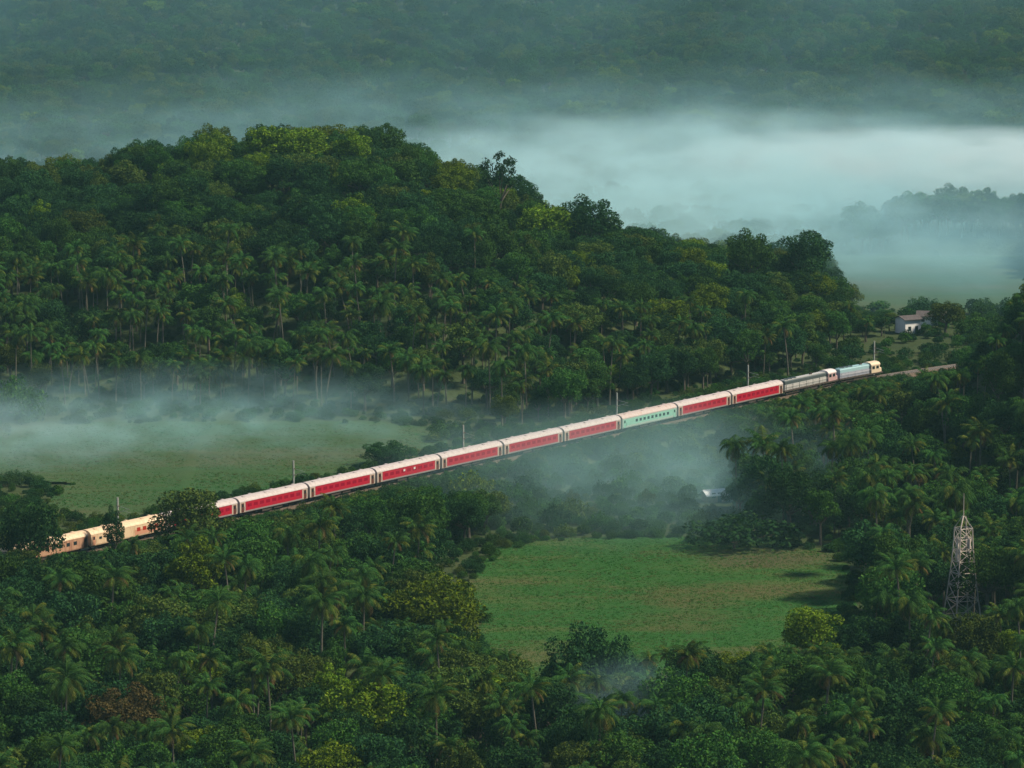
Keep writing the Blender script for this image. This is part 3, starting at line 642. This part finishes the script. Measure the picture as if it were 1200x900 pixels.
# ------------------------------------------------------------------ singled-out trees: (kind, tone, u, v_top, width px, v_base, label)
HERO = [
    ('dome', 'dark green', 690, 730, 112, 838, 'dense dark green dome-shaped tree at the near edge of the bright green field'),
    ('dome', 'yellow-green', 508, 672, 132, 775, 'big round tree with yellow-green crown at the corner of the bright green field'),
    ('clumpy', 'olive green', 226, 562, 88, 672, 'tall olive green tree standing in front of the train and hiding one coach'),
    ('tall', 'yellow-green', 228, 622, 62, 735, 'slim yellow-green tree just below the tall tree that hides a coach'),
    ('tall', 'dark green', 134, 588, 22, 668, 'thin dark tree crossing in front of the cream coach'),
    ('round_b', 'dark green', 36, 584, 88, 690, 'dark broad tree hiding the tail end of the train'),
    ('dome', 'reddish brown', 146, 800, 104, 885, 'reddish brown round tree in the palm grove'),
    ('clumpy', 'yellow-green', 952, 704, 84, 800, 'bright yellow-green tree at the tower side corner of the green field'),
    ('round_a', 'dark green', 1012, 716, 62, 800, 'blackish green tree between the bright yellow-green tree and lattice tower'),
    ('round_b', 'olive green', 1138, 716, 80, 806, 'olive tree covering the foot of the lattice tower'),
    ('airy', 'dark green', 585, 170, 52, None, 'airy dark tree poking above the hill crest'),
    ('dome', 'yellow-green', 246, 152, 64, None, 'yellow-green round tree on the hill crest towards the tail of the train'),
    ('round_b', 'yellow-green', 350, 147, 90, None, 'broad yellow-green tree at the highest point of the hill crest'),
    ('tall', 'yellow-green', 412, 148, 48, None, 'upright yellow-green tree just past the highest point of the hill crest'),
    ('round_a', 'yellow-green', 530, 192, 52, None, 'golden green tree on the crest below the airy dark tree'),
    ('round_b', 'yellow-green', 636, 238, 80, None, 'yellow-green tree where the hill crest drops beside a dark clump'),
    ('round_a', 'dark green', 692, 226, 66, None, 'dark clump-crowned tree standing proud of the falling crest'),
    ('clumpy', 'dark green', 943, 264, 76, None, 'tall dark tree at the low end of the hill'),
    ('round_a', 'mid green', 880, 266, 56, None, 'mid green tree standing before the tall dark tree on the low crest'),
    ('tall', 'olive green', 150, 185, 46, None, 'olive tree on the crest at the tail end of the hill'),
    ('bush_wide', 'mid green', 522, 495, 44, 512, 'light green bush beside the overhead line mast behind the red coaches'),
    ('dome', 'dark green', 452, 516, 62, 545, 'dark rounded bush in the misty field just behind the train'),
    ('bush_wide', 'yellow-green', 556, 556, 50, 588, 'pale flowering bush directly below the red coaches'),
    ('bush_wide', 'dark green', 862, 605, 120, 642, 'wide dark thicket at the far edge of the green field'),
    ('round_b', 'olive green', 1108, 352, 50, 392, 'olive leafed tree beside the white house'),
    ('bush', 'dark green', 1148, 380, 40, 400, 'dark rounded bush near the olive leafed tree'),
    ('bush', 'mid green', 1030, 352, 34, 366, 'grey green bush at the edge of the pale far field'),
    ('bush_wide', 'mid green', 18, 448, 74, 492, 'bright green thicket at the foot of the hill by the misty field'),
    ('round_b', 'dark green', 600, 868, 90, 960, 'dark tree with smoke drifting past its crown'),
]
SHORT = ['the dark dome-shaped tree', 'the big yellow-green round tree', 'the tall tree hiding a coach', 'the slim yellow-green tree', 'the thin dark tree by the cream coach',
         'the dark tree hiding the train tail', 'the reddish brown round tree', 'the bright yellow-green tree', 'the blackish green tree', 'the olive tree at the tower foot', 'the airy crest tree', 'the yellow-green crest tree',
         'the broad tree on the highest crest', 'the upright yellow-green crest tree', 'the golden green crest tree', 'the yellow-green tree on the falling crest', 'the dark clump-crowned crest tree',
         'the tall dark tree at the hill end', 'the mid green tree on the low crest', 'the olive crest tree', 'the light green mast-side bush', 'the dark bush behind the train', 'the pale flowering bush',
         'the wide dark thicket', 'the olive leafed tree', 'the dark bush by the olive tree', 'the grey green bush', 'the bright green thicket', 'the dark tree by the smoke']
hero_px = []; hero_img = []
for key, tone, u, vt, w, vb, lab in HERO:
    if vb is None:                                                    # on the crest: stand it on the ridge line
        yb = np.interp(u, BAS_U, [hit(600, v).y for v in BAS_V]); y = yb + np.interp(u, DEP_U, DEP_V) * .97
        top = at_depth(u, vt, y); x = top.x; z = ground(x, y); h = max(top.z - z, 7)
    else:
        x, y = hit(u, vb).x, hit(u, vb).y
        for _ in range(4):
            z = ground(x, y); q = hit(u, vb, z); x, y = q.x, q.y
        top = at_depth(u, vt, y); h = top.z - z
    d = proj(x, y, z)[2]; W = w * d / FPX
    bush = key.startswith('bush')
    put_tree(key, tone, x, y, h, W, lab, None, 'bush' if bush else 'tree', z=z)
    hero_px.append((x, y, W / 2)); hero_img.append((u, vt, w / 2, proj(x, y, z)[1], y))

# ------------------------------------------------------------------ the rest of the wood: every tree gets a spot, a kind and a size
VCL_U = [-200, 60, 70, 75, 183, 190, 258, 264, 355, 435, 513, 585, 657, 725, 790, 850, 912, 978, 1030, 1060, 1110, 1150, 1190, 1400]
VCL_V = [545, 575, 605, 640, 628, 560, 560, 604, 588, 570, 553, 540, 525, 510, 493, 480, 466, 450, 440, 436, 428, 385, 318, 200]
FCL_U = [520, 548, 556, 600, 650, 720, 760, 850, 900, 930, 985, 1004]           # tree tops in front of the green field stay under this line
FCL_V = [640, 690, 735, 752, 768, 768, 752, 752, 750, 735, 724, 640]
def spots(y0, y1, step, xm):
    ys = np.arange(y0, y1, step * .87); out = []
    for j, y in enumerate(ys):
        half_w = (600 + xm) / FPX * (y * CT + CAM_H * ST); xs = np.arange(-half_w, half_w, step) + (step / 2 if j % 2 else 0)
        out.append(np.stack([xs, np.full(len(xs), y)], 1))
    P = np.concatenate(out); P += rng.uniform(-.38, .38, P.shape) * step; return P
def clear_of_fields(P, pad=1.0):
    x, y = P[:, 0], P[:, 1]; bad = np.zeros(len(P), bool)
    for ox, oy in ((0, 0), (pad, 0), (-pad, 0), (0, pad), (0, -pad)):
        u, v, _ = proj(x + ox, y + oy, -3.0)
        for F in (F1, F2, F3): bad |= in_poly(u, v, F)
    return ~bad
cand = []                                    # [kind, variant, tone, x, y, z, h, w, zone]
def tone_pick(ws): return random.choices(list(ws), list(ws.values()))[0]
def zone_of(u, x, y, t_hill, side):
    if y > 1280: return 'far'
    if t_hill > -0.03 and u < 1045 and side > 0: return 'hill'
    if side > 0: return 'beyond'
    if u > 880 and y > 740: return 'slope'
    if u > 400 and y > 800: return 'belt'
    return 'grove'
def fill(P):
    P = P[clear_of_fields(P, 2.0)]; td, sd2 = track_dist(P[:, 0], P[:, 1]); zz = height(P[:, 0], P[:, 1])
    u0, v0, d0 = proj(P[:, 0], P[:, 1], zz)
    yb = np.interp(u0, BAS_U, [hit(600, v).y for v in BAS_V]); dep = np.interp(u0, DEP_U, DEP_V); th = (P[:, 1] - yb) / dep
    for i in range(len(P)):
        x, y = P[i]; z = zz[i]; u, d = u0[i], d0[i]; t = th[i]
        if td[i] < 6.5: continue
        if any((x - hx) ** 2 + (y - hy) ** 2 < (r * .75) ** 2 for hx, hy, r in hero_px): continue
        if abs(u - 1066) < 26 and 345 < v0[i] < 412 and y < 1130: continue
        if abs(u - 836) < 18 and 578 < v0[i] < 612: continue
        if abs(u - 1127) < 22 and 735 < v0[i] < 830: continue
        zn = zone_of(u, x, y, t, sd2[i])
        if zn == 'belt' and 575 < u < 860:
            h = random.uniform(1.5, 4.6); cand.append(['shrub', random.choice(['bush', 'bush_wide']), random.choice(['dark green', 'mid green', 'mid green', 'olive green']), x, y, z, h, h * random.uniform(1.1, 1.7), zn]); continue
        pp = {'hill': .78 if t < .38 else (.12 if t < .5 else 0), 'beyond': .25, 'slope': .5, 'belt': .03 if u < 860 else .3, 'grove': .36 if u > 560 else .24, 'far': .2}[zn]
        if zn == 'hill' and u > 650: pp *= .5 if t < .4 else 0
        palm = random.random() < pp
        kind = 'palm' if palm else 'broad'
        if palm:
            var = random.choices(range(8), [3, 3, 2, 2, 1.4, 2, 2, 2])[0]; sc = random.uniform(.72, 1.15); h = PALMS[var]['h'] * sc; w = PALMS[var]['w'] * sc; tone = ''
        else:
            var = random.choice(BROAD); h = random.triangular(6.5, 17, 10.5) if zn == 'hill' else random.triangular(6, 17, 10.5); w = .98 * h * TREES[var]['w'] / TREES[var]['h'] * random.uniform(.9, 1.15)
            tone = tone_pick({'hill': {'dark green': 5, 'mid green': 3, 'olive green': 1.3, 'yellow-green': .5 + (.8 if t > .75 and u < 700 else 0)}, 'slope': {'dark green': 4, 'mid green': 4, 'olive green': .7, 'yellow-green': .3},
                              'belt': {'dark green': 4, 'mid green': 4, 'olive green': 1}, 'beyond': {'dark green': 3, 'mid green': 3, 'olive green': 1},
                              'grove': {'dark green': 5, 'mid green': 3.5, 'olive green': 1.5, 'yellow-green': .5}, 'far': {'dark green': 5, 'mid green': 4, 'olive green': 2, 'yellow-green': .25}}[zn])
        # room under the sight lines: railway clearance strip and the open field stay open
        if zn in ('slope', 'belt', 'grove'):
            hw = w / 2 * FPX / d; uu = np.linspace(u - hw, u + hw, 5)
            lim = np.max(np.interp(uu, VCL_U, VCL_V)) + random.uniform(0, 10)
            if v0[i] > 815 or (v0[i] > 640 and 500 < u < 1020): lim = max(lim, np.max(np.interp(uu, FCL_U, FCL_V, left=0, right=0)) + random.uniform(0, 14))
            if abs(u - 1127) < 26 + hw and v0[i] > 745: lim = max(lim, 712 + random.uniform(0, 10))
            if lim > v0[i] - 4: continue
            ztop = at_depth(u, lim, y).z
            if z + h > ztop:
                nh = ztop - z
                if nh < 1.2: continue
                if nh < .62 * h:
                    if nh < 6.5 or palm and nh < 7:
                        kind = 'shrub'; var = random.choice(['bush', 'bush_wide']); h = min(nh, random.uniform(2.4, 5)); w = min(h * random.uniform(1.1, 1.7), 6.5)
                        if palm: tone = random.choice(['dark green', 'mid green'])
                    else: w *= nh / h; h = nh
                else: w *= (nh / h) ** .5 if not palm else nh / h; h = nh
        if zn in ('hill', 'grove', 'slope', 'belt') and kind != 'shrub':  # nothing taller right before a singled-out tree
            hw = w / 2 * FPX / d
            for hu, hvt, hhw, hvb, hy in hero_img:
                if y < hy and abs(u - hu) < hhw * .8 + hw * .7:
                    zt = at_depth(u, hvt + (.55 * (hvb - hvt) if zn != 'hill' else min(40, .5 * (hvb - hvt))), y).z
                    if z + h > zt: f_ = max((zt - z) / h, 0); h *= f_; w *= max(f_, .3) ** .6
            if h < 2.5: continue
            if h < 6 and kind == 'palm': continue
        if zn == 'beyond' and y < 1280:
            if u > 980:                                               # low growth round the house and the far field
                kind = 'shrub'; var = random.choice(['bush', 'bush_wide']); h = random.uniform(2.0, 5.0) * (.6 if abs(u - 1066) < 60 and v0[i] > 385 else 1); w = h * 1.6; tone = 'dark green' if random.random() < .6 else 'mid green'
            elif td[i] < 30 or u < 575:
                if u < 575 and random.random() < .75: continue
                kind = 'shrub'; var = 'bush_wide'; h = random.uniform(1.2, 2.2); w = h * 2; tone = tone or 'mid green'
        if zn == 'hill':
            if u > 650: h = min(h * .86, 13)
            if u > 980: h *= .8; w *= .9
        if kind == 'palm' and zn == 'hill' and t < .05 and u < 560: h *= 1.0
        cand.append([kind, var, tone, x, y, z, h, w, zn])
fill(spots(585, 985, 6.7, 110))
fill(spots(985, 1268, 6.6, 110))
# which of them show largest: paint crowns nearest first on a coarse grid
GW, GH = 400, 300
near = sorted([c for c in cand if c[4] < 1285], key=lambda c: c[4]); grid = np.zeros((GH, GW), bool); yy, xx = np.mgrid[0:GH, 0:GW]
for c in near:
    u, v, d = proj(c[3], c[4], c[5] + c[6] * (.62 if c[0] == 'broad' else .86 if c[0] == 'palm' else .5)); r = c[7] / 2 * FPX / d / 3
    ry = c[6] * (.36 if c[0] == 'broad' else .2 if c[0] == 'palm' else .5) * FPX / d / 3; cu, cv = u / 3, v / 3
    x0, x1, y0, y1 = int(max(cu - r, 0)), int(min(cu + r + 1, GW)), int(max(cv - ry, 0)), int(min(cv + ry + 1, GH))
    if x0 >= x1 or y0 >= y1: c.append(0); continue
    m = ((xx[y0:y1, x0:x1] - cu) / max(r, .5)) ** 2 + ((yy[y0:y1, x0:x1] - cv) / max(ry, .5)) ** 2 < 1
    g = grid[y0:y1, x0:x1]; c.append(int((m & ~g).sum())); g |= m
ZW = {'hill': 'on the wooded hill behind the train', 'beyond': 'on the flat ground between railway and hill', 'slope': 'on the wooded slope behind the lattice tower',
      'belt': 'in the wooded belt between train and green field', 'grove': 'in the dense grove before the green field', 'far': 'beyond the pale far field'}
chosen = {'palm': [], 'broad': [], 'shrub': []}; rest = []
for c in sorted(near, key=lambda c: -c[9]):
    cap = {'palm': 290, 'broad': 275, 'shrub': 150}[c[0]]
    if c[9] >= 6 and len(chosen[c[0]]) < cap: chosen[c[0]].append(c)
    else: rest.append(c)
HERO_PALMS = 0
LAND = [(hx, hy, SHORT[i]) for i, (hx, hy, r) in enumerate(hero_px)] + [(tp.x, tp.y, 'the lattice tower')]
for k_, nm in ((-3, 'the cream coach'), (5, 'the mint green coach'), (8.5, 'the grey locomotive'), (9.6, 'the leading blue locomotive')): LAND.append((track(k_ * PITCH)[0].x, track(k_ * PITCH)[0].y, nm))
def sub_zone(x, y, zn):
    u, v, _ = proj(x, y, ground(x, y))
    if zn == 'grove': return 'in the grove below the cream coach' if u < 260 else 'in the wood between train tail and green field' if u < 540 else 'in the palm grove along the near side of the green field' if u < 1000 else 'in the grove before the lattice tower'
    if zn == 'hill':
        yb = float(np.interp(u, BAS_U, [hit(600, v).y for v in BAS_V])); t = (y - yb) / float(np.interp(u, DEP_U, DEP_V))
        a = 'at the foot of' if t < .25 else 'halfway up' if t < .65 else 'on the crest of'
        return a + (' the hill above the misty field' if u < 560 else ' the low hill end above the locomotives' if u > 760 else ' the hill behind the mint green coach')
    if zn == 'slope': return 'on the slope just below the locomotives' if y > 880 else 'on the slope around the lattice tower'
    return ZW[zn]
def where(x, y, zn):
    d, nm = min((math.hypot(x - a, y - b), n_) for a, b, n_ in LAND)
    return ('right beside ' + nm) if d < 9 else ('a few paces from ' + nm) if d < 17 else sub_zone(x, y, zn)
PW = ['straight', 'tall', 'mid-height', 'leaning', 'short', 'sparse', 'full-crowned', 'slanting']
TWD = {'round_a': 'round-crowned', 'round_b': 'broad-crowned', 'tall': 'upright', 'spreading': 'flat-topped', 'clumpy': 'clump-crowned', 'ragged': 'ragged', 'bush': 'rounded', 'bush_wide': 'spreading'}
for c in chosen['palm']:
    k, var, tone, x, y, z, h, w, zn, vis = c; fr = zn == 'grove' and HERO_PALMS < 24
    if fr: HERO_PALMS += 1
    put_palm(var, x, y, h / PALMS[var]['h'], '%s coconut palm %s' % (PW[var], where(x, y, zn)), '%s coconut palms %s' % (PW[var], where(x, y, zn)), fr, z)
for c in chosen['broad']:
    k, var, tone, x, y, z, h, w, zn, vis = c
    put_tree(var, tone, x, y, h, w, '%s %s tree %s' % (tone, TWD[var], where(x, y, zn)), '%s %s trees %s' % (tone, TWD[var], where(x, y, zn)), 'tree', z=z)
for c in chosen['shrub']:
    k, var, tone, x, y, z, h, w, zn, vis = c
    put_tree(var, tone, x, y, h, w, '%s %s low shrub %s' % (tone, TWD[var], where(x, y, zn)), '%s %s shrubs %s' % (tone, TWD[var], where(x, y, zn)), 'shrub', z=z)

# ------------------------------------------------------------------ what is past counting: the rest of the wood and the far forest
SRC = bpy.data.collections.new('tree_sources'); VARIANTS = []
def joined(name, meshes):
    mb = MB(); mats = []
    vs, fs, ms = [], [], []; off = 0
    for me in meshes:
        n = len(me.vertices); co = np.empty(n * 3); me.vertices.foreach_get('co', co); vs += co.reshape(-1, 3).tolist()
        base = len(mats); mats += list(me.materials)
        for p in me.polygons: fs.append([i + off for i in p.vertices]); ms.append(p.material_index + base)
        off += n
    me = bpy.data.meshes.new(name); me.from_pydata(vs, [], fs)
    for m in mats: me.materials.append(m)
    me.polygons.foreach_set('material_index', ms); return me
def variant(key, tone, meshes):
    o = bpy.data.objects.new('v%03d' % len(VARIANTS), joined('variant', meshes)); SRC.objects.link(o); VARIANTS.append((key, tone)); return o
for key in BROAD:
    for tone in ('dark green', 'mid green', 'olive green', 'yellow-green'): variant(key, tone, [TREES[key]['trunk'], crown_of(key, tone)])
for i, p in enumerate(PALMS): variant(i, '', [p['trunk'], p['crown']])
for key in ('bush', 'bush_wide'):
    for tone in ('dark green', 'mid green', 'olive green'): variant(key, tone, [crown_of(key, tone)])
VI = {v: i for i, v in enumerate(VARIANTS)}
def scatter_group(coll):
    ng = bpy.data.node_groups.new('scatter', 'GeometryNodeTree')
    ng.interface.new_socket(name='Geometry', in_out='INPUT', socket_type='NodeSocketGeometry'); ng.interface.new_socket(name='Geometry', in_out='OUTPUT', socket_type='NodeSocketGeometry')
    n, l = ng.nodes, ng.links; gi = n.new('NodeGroupInput'); go = n.new('NodeGroupOutput'); ip = n.new('GeometryNodeInstanceOnPoints'); ci = n.new('GeometryNodeCollectionInfo')
    ci.inputs['Collection'].default_value = coll; ci.inputs['Separate Children'].default_value = True; ci.inputs['Reset Children'].default_value = True
    def attr(nm, ty): a = n.new('GeometryNodeInputNamedAttribute'); a.data_type = ty; a.inputs['Name'].default_value = nm; return a.outputs['Attribute']
    l.new(gi.outputs[0], ip.inputs['Points']); l.new(ci.outputs[0], ip.inputs['Instance']); ip.inputs['Pick Instance'].default_value = True
    l.new(attr('which', 'INT'), ip.inputs['Instance Index']); l.new(attr('turn', 'FLOAT_VECTOR'), ip.inputs['Rotation']); l.new(attr('size', 'FLOAT_VECTOR'), ip.inputs['Scale'])
    l.new(ip.outputs[0], go.inputs[0]); return ng
NG = scatter_group(SRC)
def scatter(name, items, label, cat, ng=NG):
    """items: (x, y, z, which, rz, sx, sz)"""
    A = np.array(items, float); me = bpy.data.meshes.new(name); me.from_pydata(A[:, :3].tolist(), [], [])
    me.attributes.new('which', 'INT', 'POINT').data.foreach_set('value', A[:, 3].astype(np.int32))
    tv = np.zeros((len(A), 3)); tv[:, 2] = A[:, 4]; me.attributes.new('turn', 'FLOAT_VECTOR', 'POINT').data.foreach_set('vector', tv.reshape(-1))
    me.attributes.new('size', 'FLOAT_VECTOR', 'POINT').data.foreach_set('vector', np.stack([A[:, 5], A[:, 5], A[:, 6]], 1).reshape(-1))
    o = tag(obj(name, me), label, cat, kind='stuff'); md = o.modifiers.new('scatter', 'NODES'); md.node_group = ng; return o
def as_item(c):
    k, var, tone, x, y, z, h, w = c[:8]
    if k == 'palm': s = h / PALMS[var]['h']; return (x, y, z, VI[(var, '')], random.random() * 6.28, s, s)
    t = TREES[var]; tone = tone if (var, tone) in VI else 'mid green'; return (x, y, z, VI[(var, tone)], random.random() * 6.28, w / t['w'], h / t['h'])
scatter('forest', [as_item(c) for c in rest if c[0] != 'shrub'], 'rest of the wood filling between the single trees', 'forest')
# undergrowth below the trees
P = np.concatenate([spots(590, 985, 4.2, 60), spots(985, 1100, 5.0, 60)]); P = P[clear_of_fields(P, .6)]; td, sd2 = track_dist(P[:, 0], P[:, 1]); P = P[td > 4.6]; td = td[td > 4.6]; zz = height(P[:, 0], P[:, 1])
items = [as_item(c) for c in rest if c[0] == 'shrub']
uu_, vv_, _ = proj(P[:, 0], P[:, 1], zz)
for i in range(len(P)):
    h = random.uniform(.8, 2.6) if td[i] > 14 else random.uniform(1.0, 2.1); w = h * random.uniform(1.3, 2.0); k = random.choice(['bush', 'bush_wide'])
    if abs(uu_[i] - 1066) < 34 and 340 < vv_[i] < 420: continue
    if abs(uu_[i] - 836) < 16 and 575 < vv_[i] < 600: continue
    items.append((P[i, 0], P[i, 1], zz[i] - .1, VI[(k, tone_pick({'dark green': 5, 'mid green': 4, 'olive green': 1}))], random.random() * 6.28, w / TREES[k]['w'], h / TREES[k]['h']))
for F, n_ in ((F2, 150), (F1, 90), (F3, 50)):                        # scrub straggling into the paddies
    q = [hit(u, v, -3.0) for u, v in F]; cx_ = sum((p for p in q), Vector()) / len(q)
    for _ in range(n_):
        i = random.randrange(len(q)); p = q[i].lerp(q[(i + 1) % len(q)], random.random()); p = p + (cx_ - p).normalized() * random.uniform(-1.5, 4.5) * random.random()
        if track_dist([p.x], [p.y])[0][0] < 6: continue
        k = random.choice(['bush', 'bush_wide']); h = random.uniform(.6, 2.2); w = h * random.uniform(1.3, 2.2)
        items.append((p.x, p.y, -3.2, VI[(k, tone_pick({'dark green': 4, 'mid green': 5, 'olive green': 2}))], random.random() * 6.28, w / TREES[k]['w'], h / TREES[k]['h']))
for s in np.arange(SA + 4, 10.1 * PITCH, 1.1):                       # weeds and bushes on the near shoulder of the embankment
    for off in (4.5, 5.7, 7.2):
        if random.random() < .2: continue
        p, a = track(s + random.uniform(-.6, .6)); o_ = off + random.uniform(-.5, .5); x, y = p.x + math.sin(a) * o_, p.y - math.cos(a) * o_
        k = random.choice(['bush', 'bush_wide']); h = random.uniform(1.3, 2.1) + (.7 if off > 6 else 0); w = h * random.uniform(1.3, 1.9)
        if vnoise(s / 9, 1.7) > .3: h *= .6
        items.append((x, y, ground(x, y) - .1, VI[(k, tone_pick({'dark green': 5, 'mid green': 4, 'olive green': 1}))], random.random() * 6.28, w / TREES[k]['w'], h / TREES[k]['h']))
scatter('undergrowth', items, 'low green undergrowth covering the ground below the trees', 'undergrowth')
# far plain and far hills
cand2 = cand; cand = []
P = np.concatenate([spots(1270, 1345, 5.6, 60), spots(1345, 1700, 7.6, 60), spots(1700, 2330, 7.8, 60)]); P = P[clear_of_fields(P, 2)]; zz = height(P[:, 0], P[:, 1]); items = []
for i in range(len(P)):
    x, y = P[i]; rise = y < 1345 and 600 + FPX * x / (y * CT + CAM_H * ST) > 1005
    if y < 1345 and not rise and (y < 1290 or random.random() < .5): continue
    if y < 1680 and vnoise(x / 45 + 3, y / 30) > .16 and y > 1400: continue       # open fields in the misty plain
    c = ['palm' if random.random() < 0.0 else 'broad', None, '', x, y, zz[i], 0, 0]
    if c[0] == 'palm': c[1] = random.randrange(8); c[6] = PALMS[c[1]]['h'] * random.uniform(.9, 1.2)
    else:
        c[1] = random.choice(BROAD); c[6] = random.uniform(7, 13) * (1.2 if rise else .75 if y < 1650 else 1); c[7] = c[6] * TREES[c[1]]['w'] / TREES[c[1]]['h'] * random.uniform(.95, 1.25)
        c[2] = tone_pick({'dark green': 3, 'mid green': 5, 'olive green': 3, 'yellow-green': .5})
    items.append(as_item(c))
scatter('distant_forest', items, 'distant forest over the misty plain and far hills', 'forest')
# short grass on the paddies
GS = bpy.data.collections.new('grass_sources')
for k, (c0, c1, c2) in enumerate((((.022, .09, .016), (.034, .125, .022), (.05, .15, .028)), ((.07, .1, .03), (.1, .115, .04), (.13, .13, .05)))):
    lm = leaf_mat('grass_%d' % k, c0, c1, c2, .3, .4); g = np.random.default_rng(70 + k); mb = MB()
    for j in range(14):
        a = g.random() * 6.28; r = .45 * g.random() ** .5; bx, by = r * math.cos(a), r * math.sin(a); hgt = .12 + .14 * g.random(); q = g.random() * 6.28; wx, wy = .05 * math.cos(q), .05 * math.sin(q)
        mb.add([(bx - wx, by - wy, -.05), (bx + wx, by + wy, -.05), (bx * 1.5 + wy, by * 1.5 - wx, hgt)], [(0, 1, 2)])
    GS.objects.link(bpy.data.objects.new('g%d' % k, mb.mesh('tuft', lm)))
GG = scatter_group(GS); items = []
for F, step, bias in ((F2, .95, .0), (F1, 1.3, .25)):
    pts = [hit(u, v, -3.0) for u, v in F]; x0, x1 = min(p.x for p in pts), max(p.x for p in pts); y0, y1 = min(p.y for p in pts), max(p.y for p in pts)
    X, Y = np.meshgrid(np.arange(x0, x1, step), np.arange(y0, y1, step)); X = X + rng.uniform(-.5, .5, X.shape) * step; Y = Y + rng.uniform(-.5, .5, Y.shape) * step
    U, V, _ = proj(X, Y, -3.0); nz = vnoise(X / 14, Y / 9) + .5 * vnoise(X / 5, Y / 4); ok = in_poly(U, V, F)
    for x, y, q in zip(X[ok], Y[ok], nz[ok]): items.append((x, y, -2.98, 1 if random.random() < .12 + bias + (.25 if q < -.1 else 0) else 0, random.random() * 6.28, random.uniform(.7, 1.3), random.uniform(.6, 1.3)))
scatter('grass', items, 'short tufted grass growing over the paddy fields', 'grass', GG)

# ------------------------------------------------------------------ air: even haze and banks of mist
def box_obj(name, x0, x1, y0, y1, z0, z1, m):
    mb = MB(); mb.box(x0, x1, y0, y1, z0, z1); return obj(name, mb.mesh(name, m))
def haze_mat(name, col, dens):
    m, n, l, out = mat(name); v = n.new('ShaderNodeVolumePrincipled'); v.inputs['Color'].default_value = (*col, 1); v.inputs['Density'].default_value = dens; v.inputs['Anisotropy'].default_value = 0.0
    l.new(v.outputs[0], out.inputs['Volume']); return m
hz = box_obj('haze', -9500, 9500, -3200, 16500, -9, 172, haze_mat('haze_air', (0.40, 0.82, 0.92), 0.000035))
tag(hz, 'thin blue-green morning haze filling the valley', 'haze', kind='stuff')
def mist_mat(name, col, dens, scale, lo, hi, pw=1.5, seed=0.0):
    m, n, l, out = mat(name); tc = n.new('ShaderNodeTexCoord'); v = n.new('ShaderNodeVolumePrincipled'); v.inputs['Color'].default_value = (*col, 1)
    ln = n.new('ShaderNodeVectorMath'); ln.operation = 'LENGTH'; l.new(tc.outputs['Object'], ln.inputs[0])
    fall = math_n(n, l, 'POWER', math_n(n, l, 'SUBTRACT', 1.0, ln.outputs['Value'], clamp=True), pw)
    mp = n.new('ShaderNodeMapping'); mp.inputs['Scale'].default_value = scale; mp.inputs['Location'].default_value = (seed, seed * 1.7, 0); l.new(tc.outputs['Object'], mp.inputs['Vector'])
    f = noise(n, l, 1.0, 4, mp.outputs[0], .6); mr = n.new('ShaderNodeMapRange'); mr.inputs['From Min'].default_value = lo; mr.inputs['From Max'].default_value = hi; l.new(f, mr.inputs['Value'])
    l.new(math_n(n, l, 'MULTIPLY', math_n(n, l, 'MULTIPLY', fall, mr.outputs[0]), dens), v.inputs['Density']); l.new(v.outputs[0], out.inputs['Volume']); return m
import bmesh
def mist(name, label, c, r, m, rz=0):
    bm = bmesh.new(); bmesh.ops.create_icosphere(bm, subdivisions=3, radius=1.0); me = bpy.data.meshes.new(name); bm.to_mesh(me); bm.free(); me.materials.append(m)
    return tag(obj(name, me, None, c, (0, 0, rz), r), label, 'mist', kind='stuff')
WHITE = (0.90, 0.97, 0.98); TEAL = (0.46, 0.84, 0.95)
mist('mist', 'broad thin mist lying over the far plain', (40, 1510, -4), (480, 300, 44), mist_mat('mist_plain', TEAL, 0.0105, (16, 12, 4), .40, .64, 1.2))
mist('mist', 'dense pale mist bank beyond the low end of the hill', (72, 1420, 2), (170, 190, 31), mist_mat('mist_bank', (.62, .92, .98), 0.05, (8, 10, 3.5), .40, .64, 1.15, 4.0), R(12))
mist('mist', 'thin blue-green mist veil over the far wooded hills', (0, 1980, 10), (700, 380, 95), mist_mat('mist_hills', (.38, .8, .95), 0.0026, (7, 5, 2), .25, .75, .7, 2.0))
mist('mist', 'pale mist pooled behind the falling crest of the hill', (62, 1325, 3), (125, 75, 22), mist_mat('mist_pool', (.55, .9, .96), 0.04, (7, 6, 3), .36, .66, 1.1, 17.0))
mist('mist', 'bright white streak of mist over the far plain', (165, 1440, 13), (130, 70, 13), mist_mat('mist_streak', (.78, .95, 1.0), 0.2, (6, 9, 3), .42, .64, 1.25, 3.0), R(-14))
mist('mist', 'thin bluish mist along the foot of the wooded hill', (-78, 985, -3), (100, 66, 16), mist_mat('mist_foot', (.5, .88, .95), 0.028, (9, 8, 3.0), .40, .64, 1.2, 5.0))
mist('mist', 'white smoky mist drifting over the corner of the misty field', (-112, 950, 1), (46, 42, 13), mist_mat('mist_corner', (.62, .9, .97), 0.024, (5, 5, 3), .40, .64, 1.3, 7.0))
mist('mist', 'thin teal mist over the bushes below the mint green coach', (30, 905, 0), (66, 84, 15), mist_mat('mist_belt', (.5, .88, .92), 0.022, (3, 3, 1.5), .25, .7, 1.2, 9.0))
mist('mist', 'soft mist hanging over the pale far field', (125, 1250, 3), (95, 90, 34), mist_mat('mist_far_field', (.42, .82, .98), 0.0145, (3, 3, 2), .2, .75, 1.1, 13.0))
mist('smoke', 'faint wisp of smoke rising among palms', (18, 668, 4), (13, 14, 11), mist_mat('smoke_wisp', (0.5, 0.85, 1.0), 0.06, (2, 2, 2), .35, .7, 1.3, 11.0))
print('trees', {k: len(v) for k, v in chosen.items()}, 'rest', len(rest), 'far', len(P))
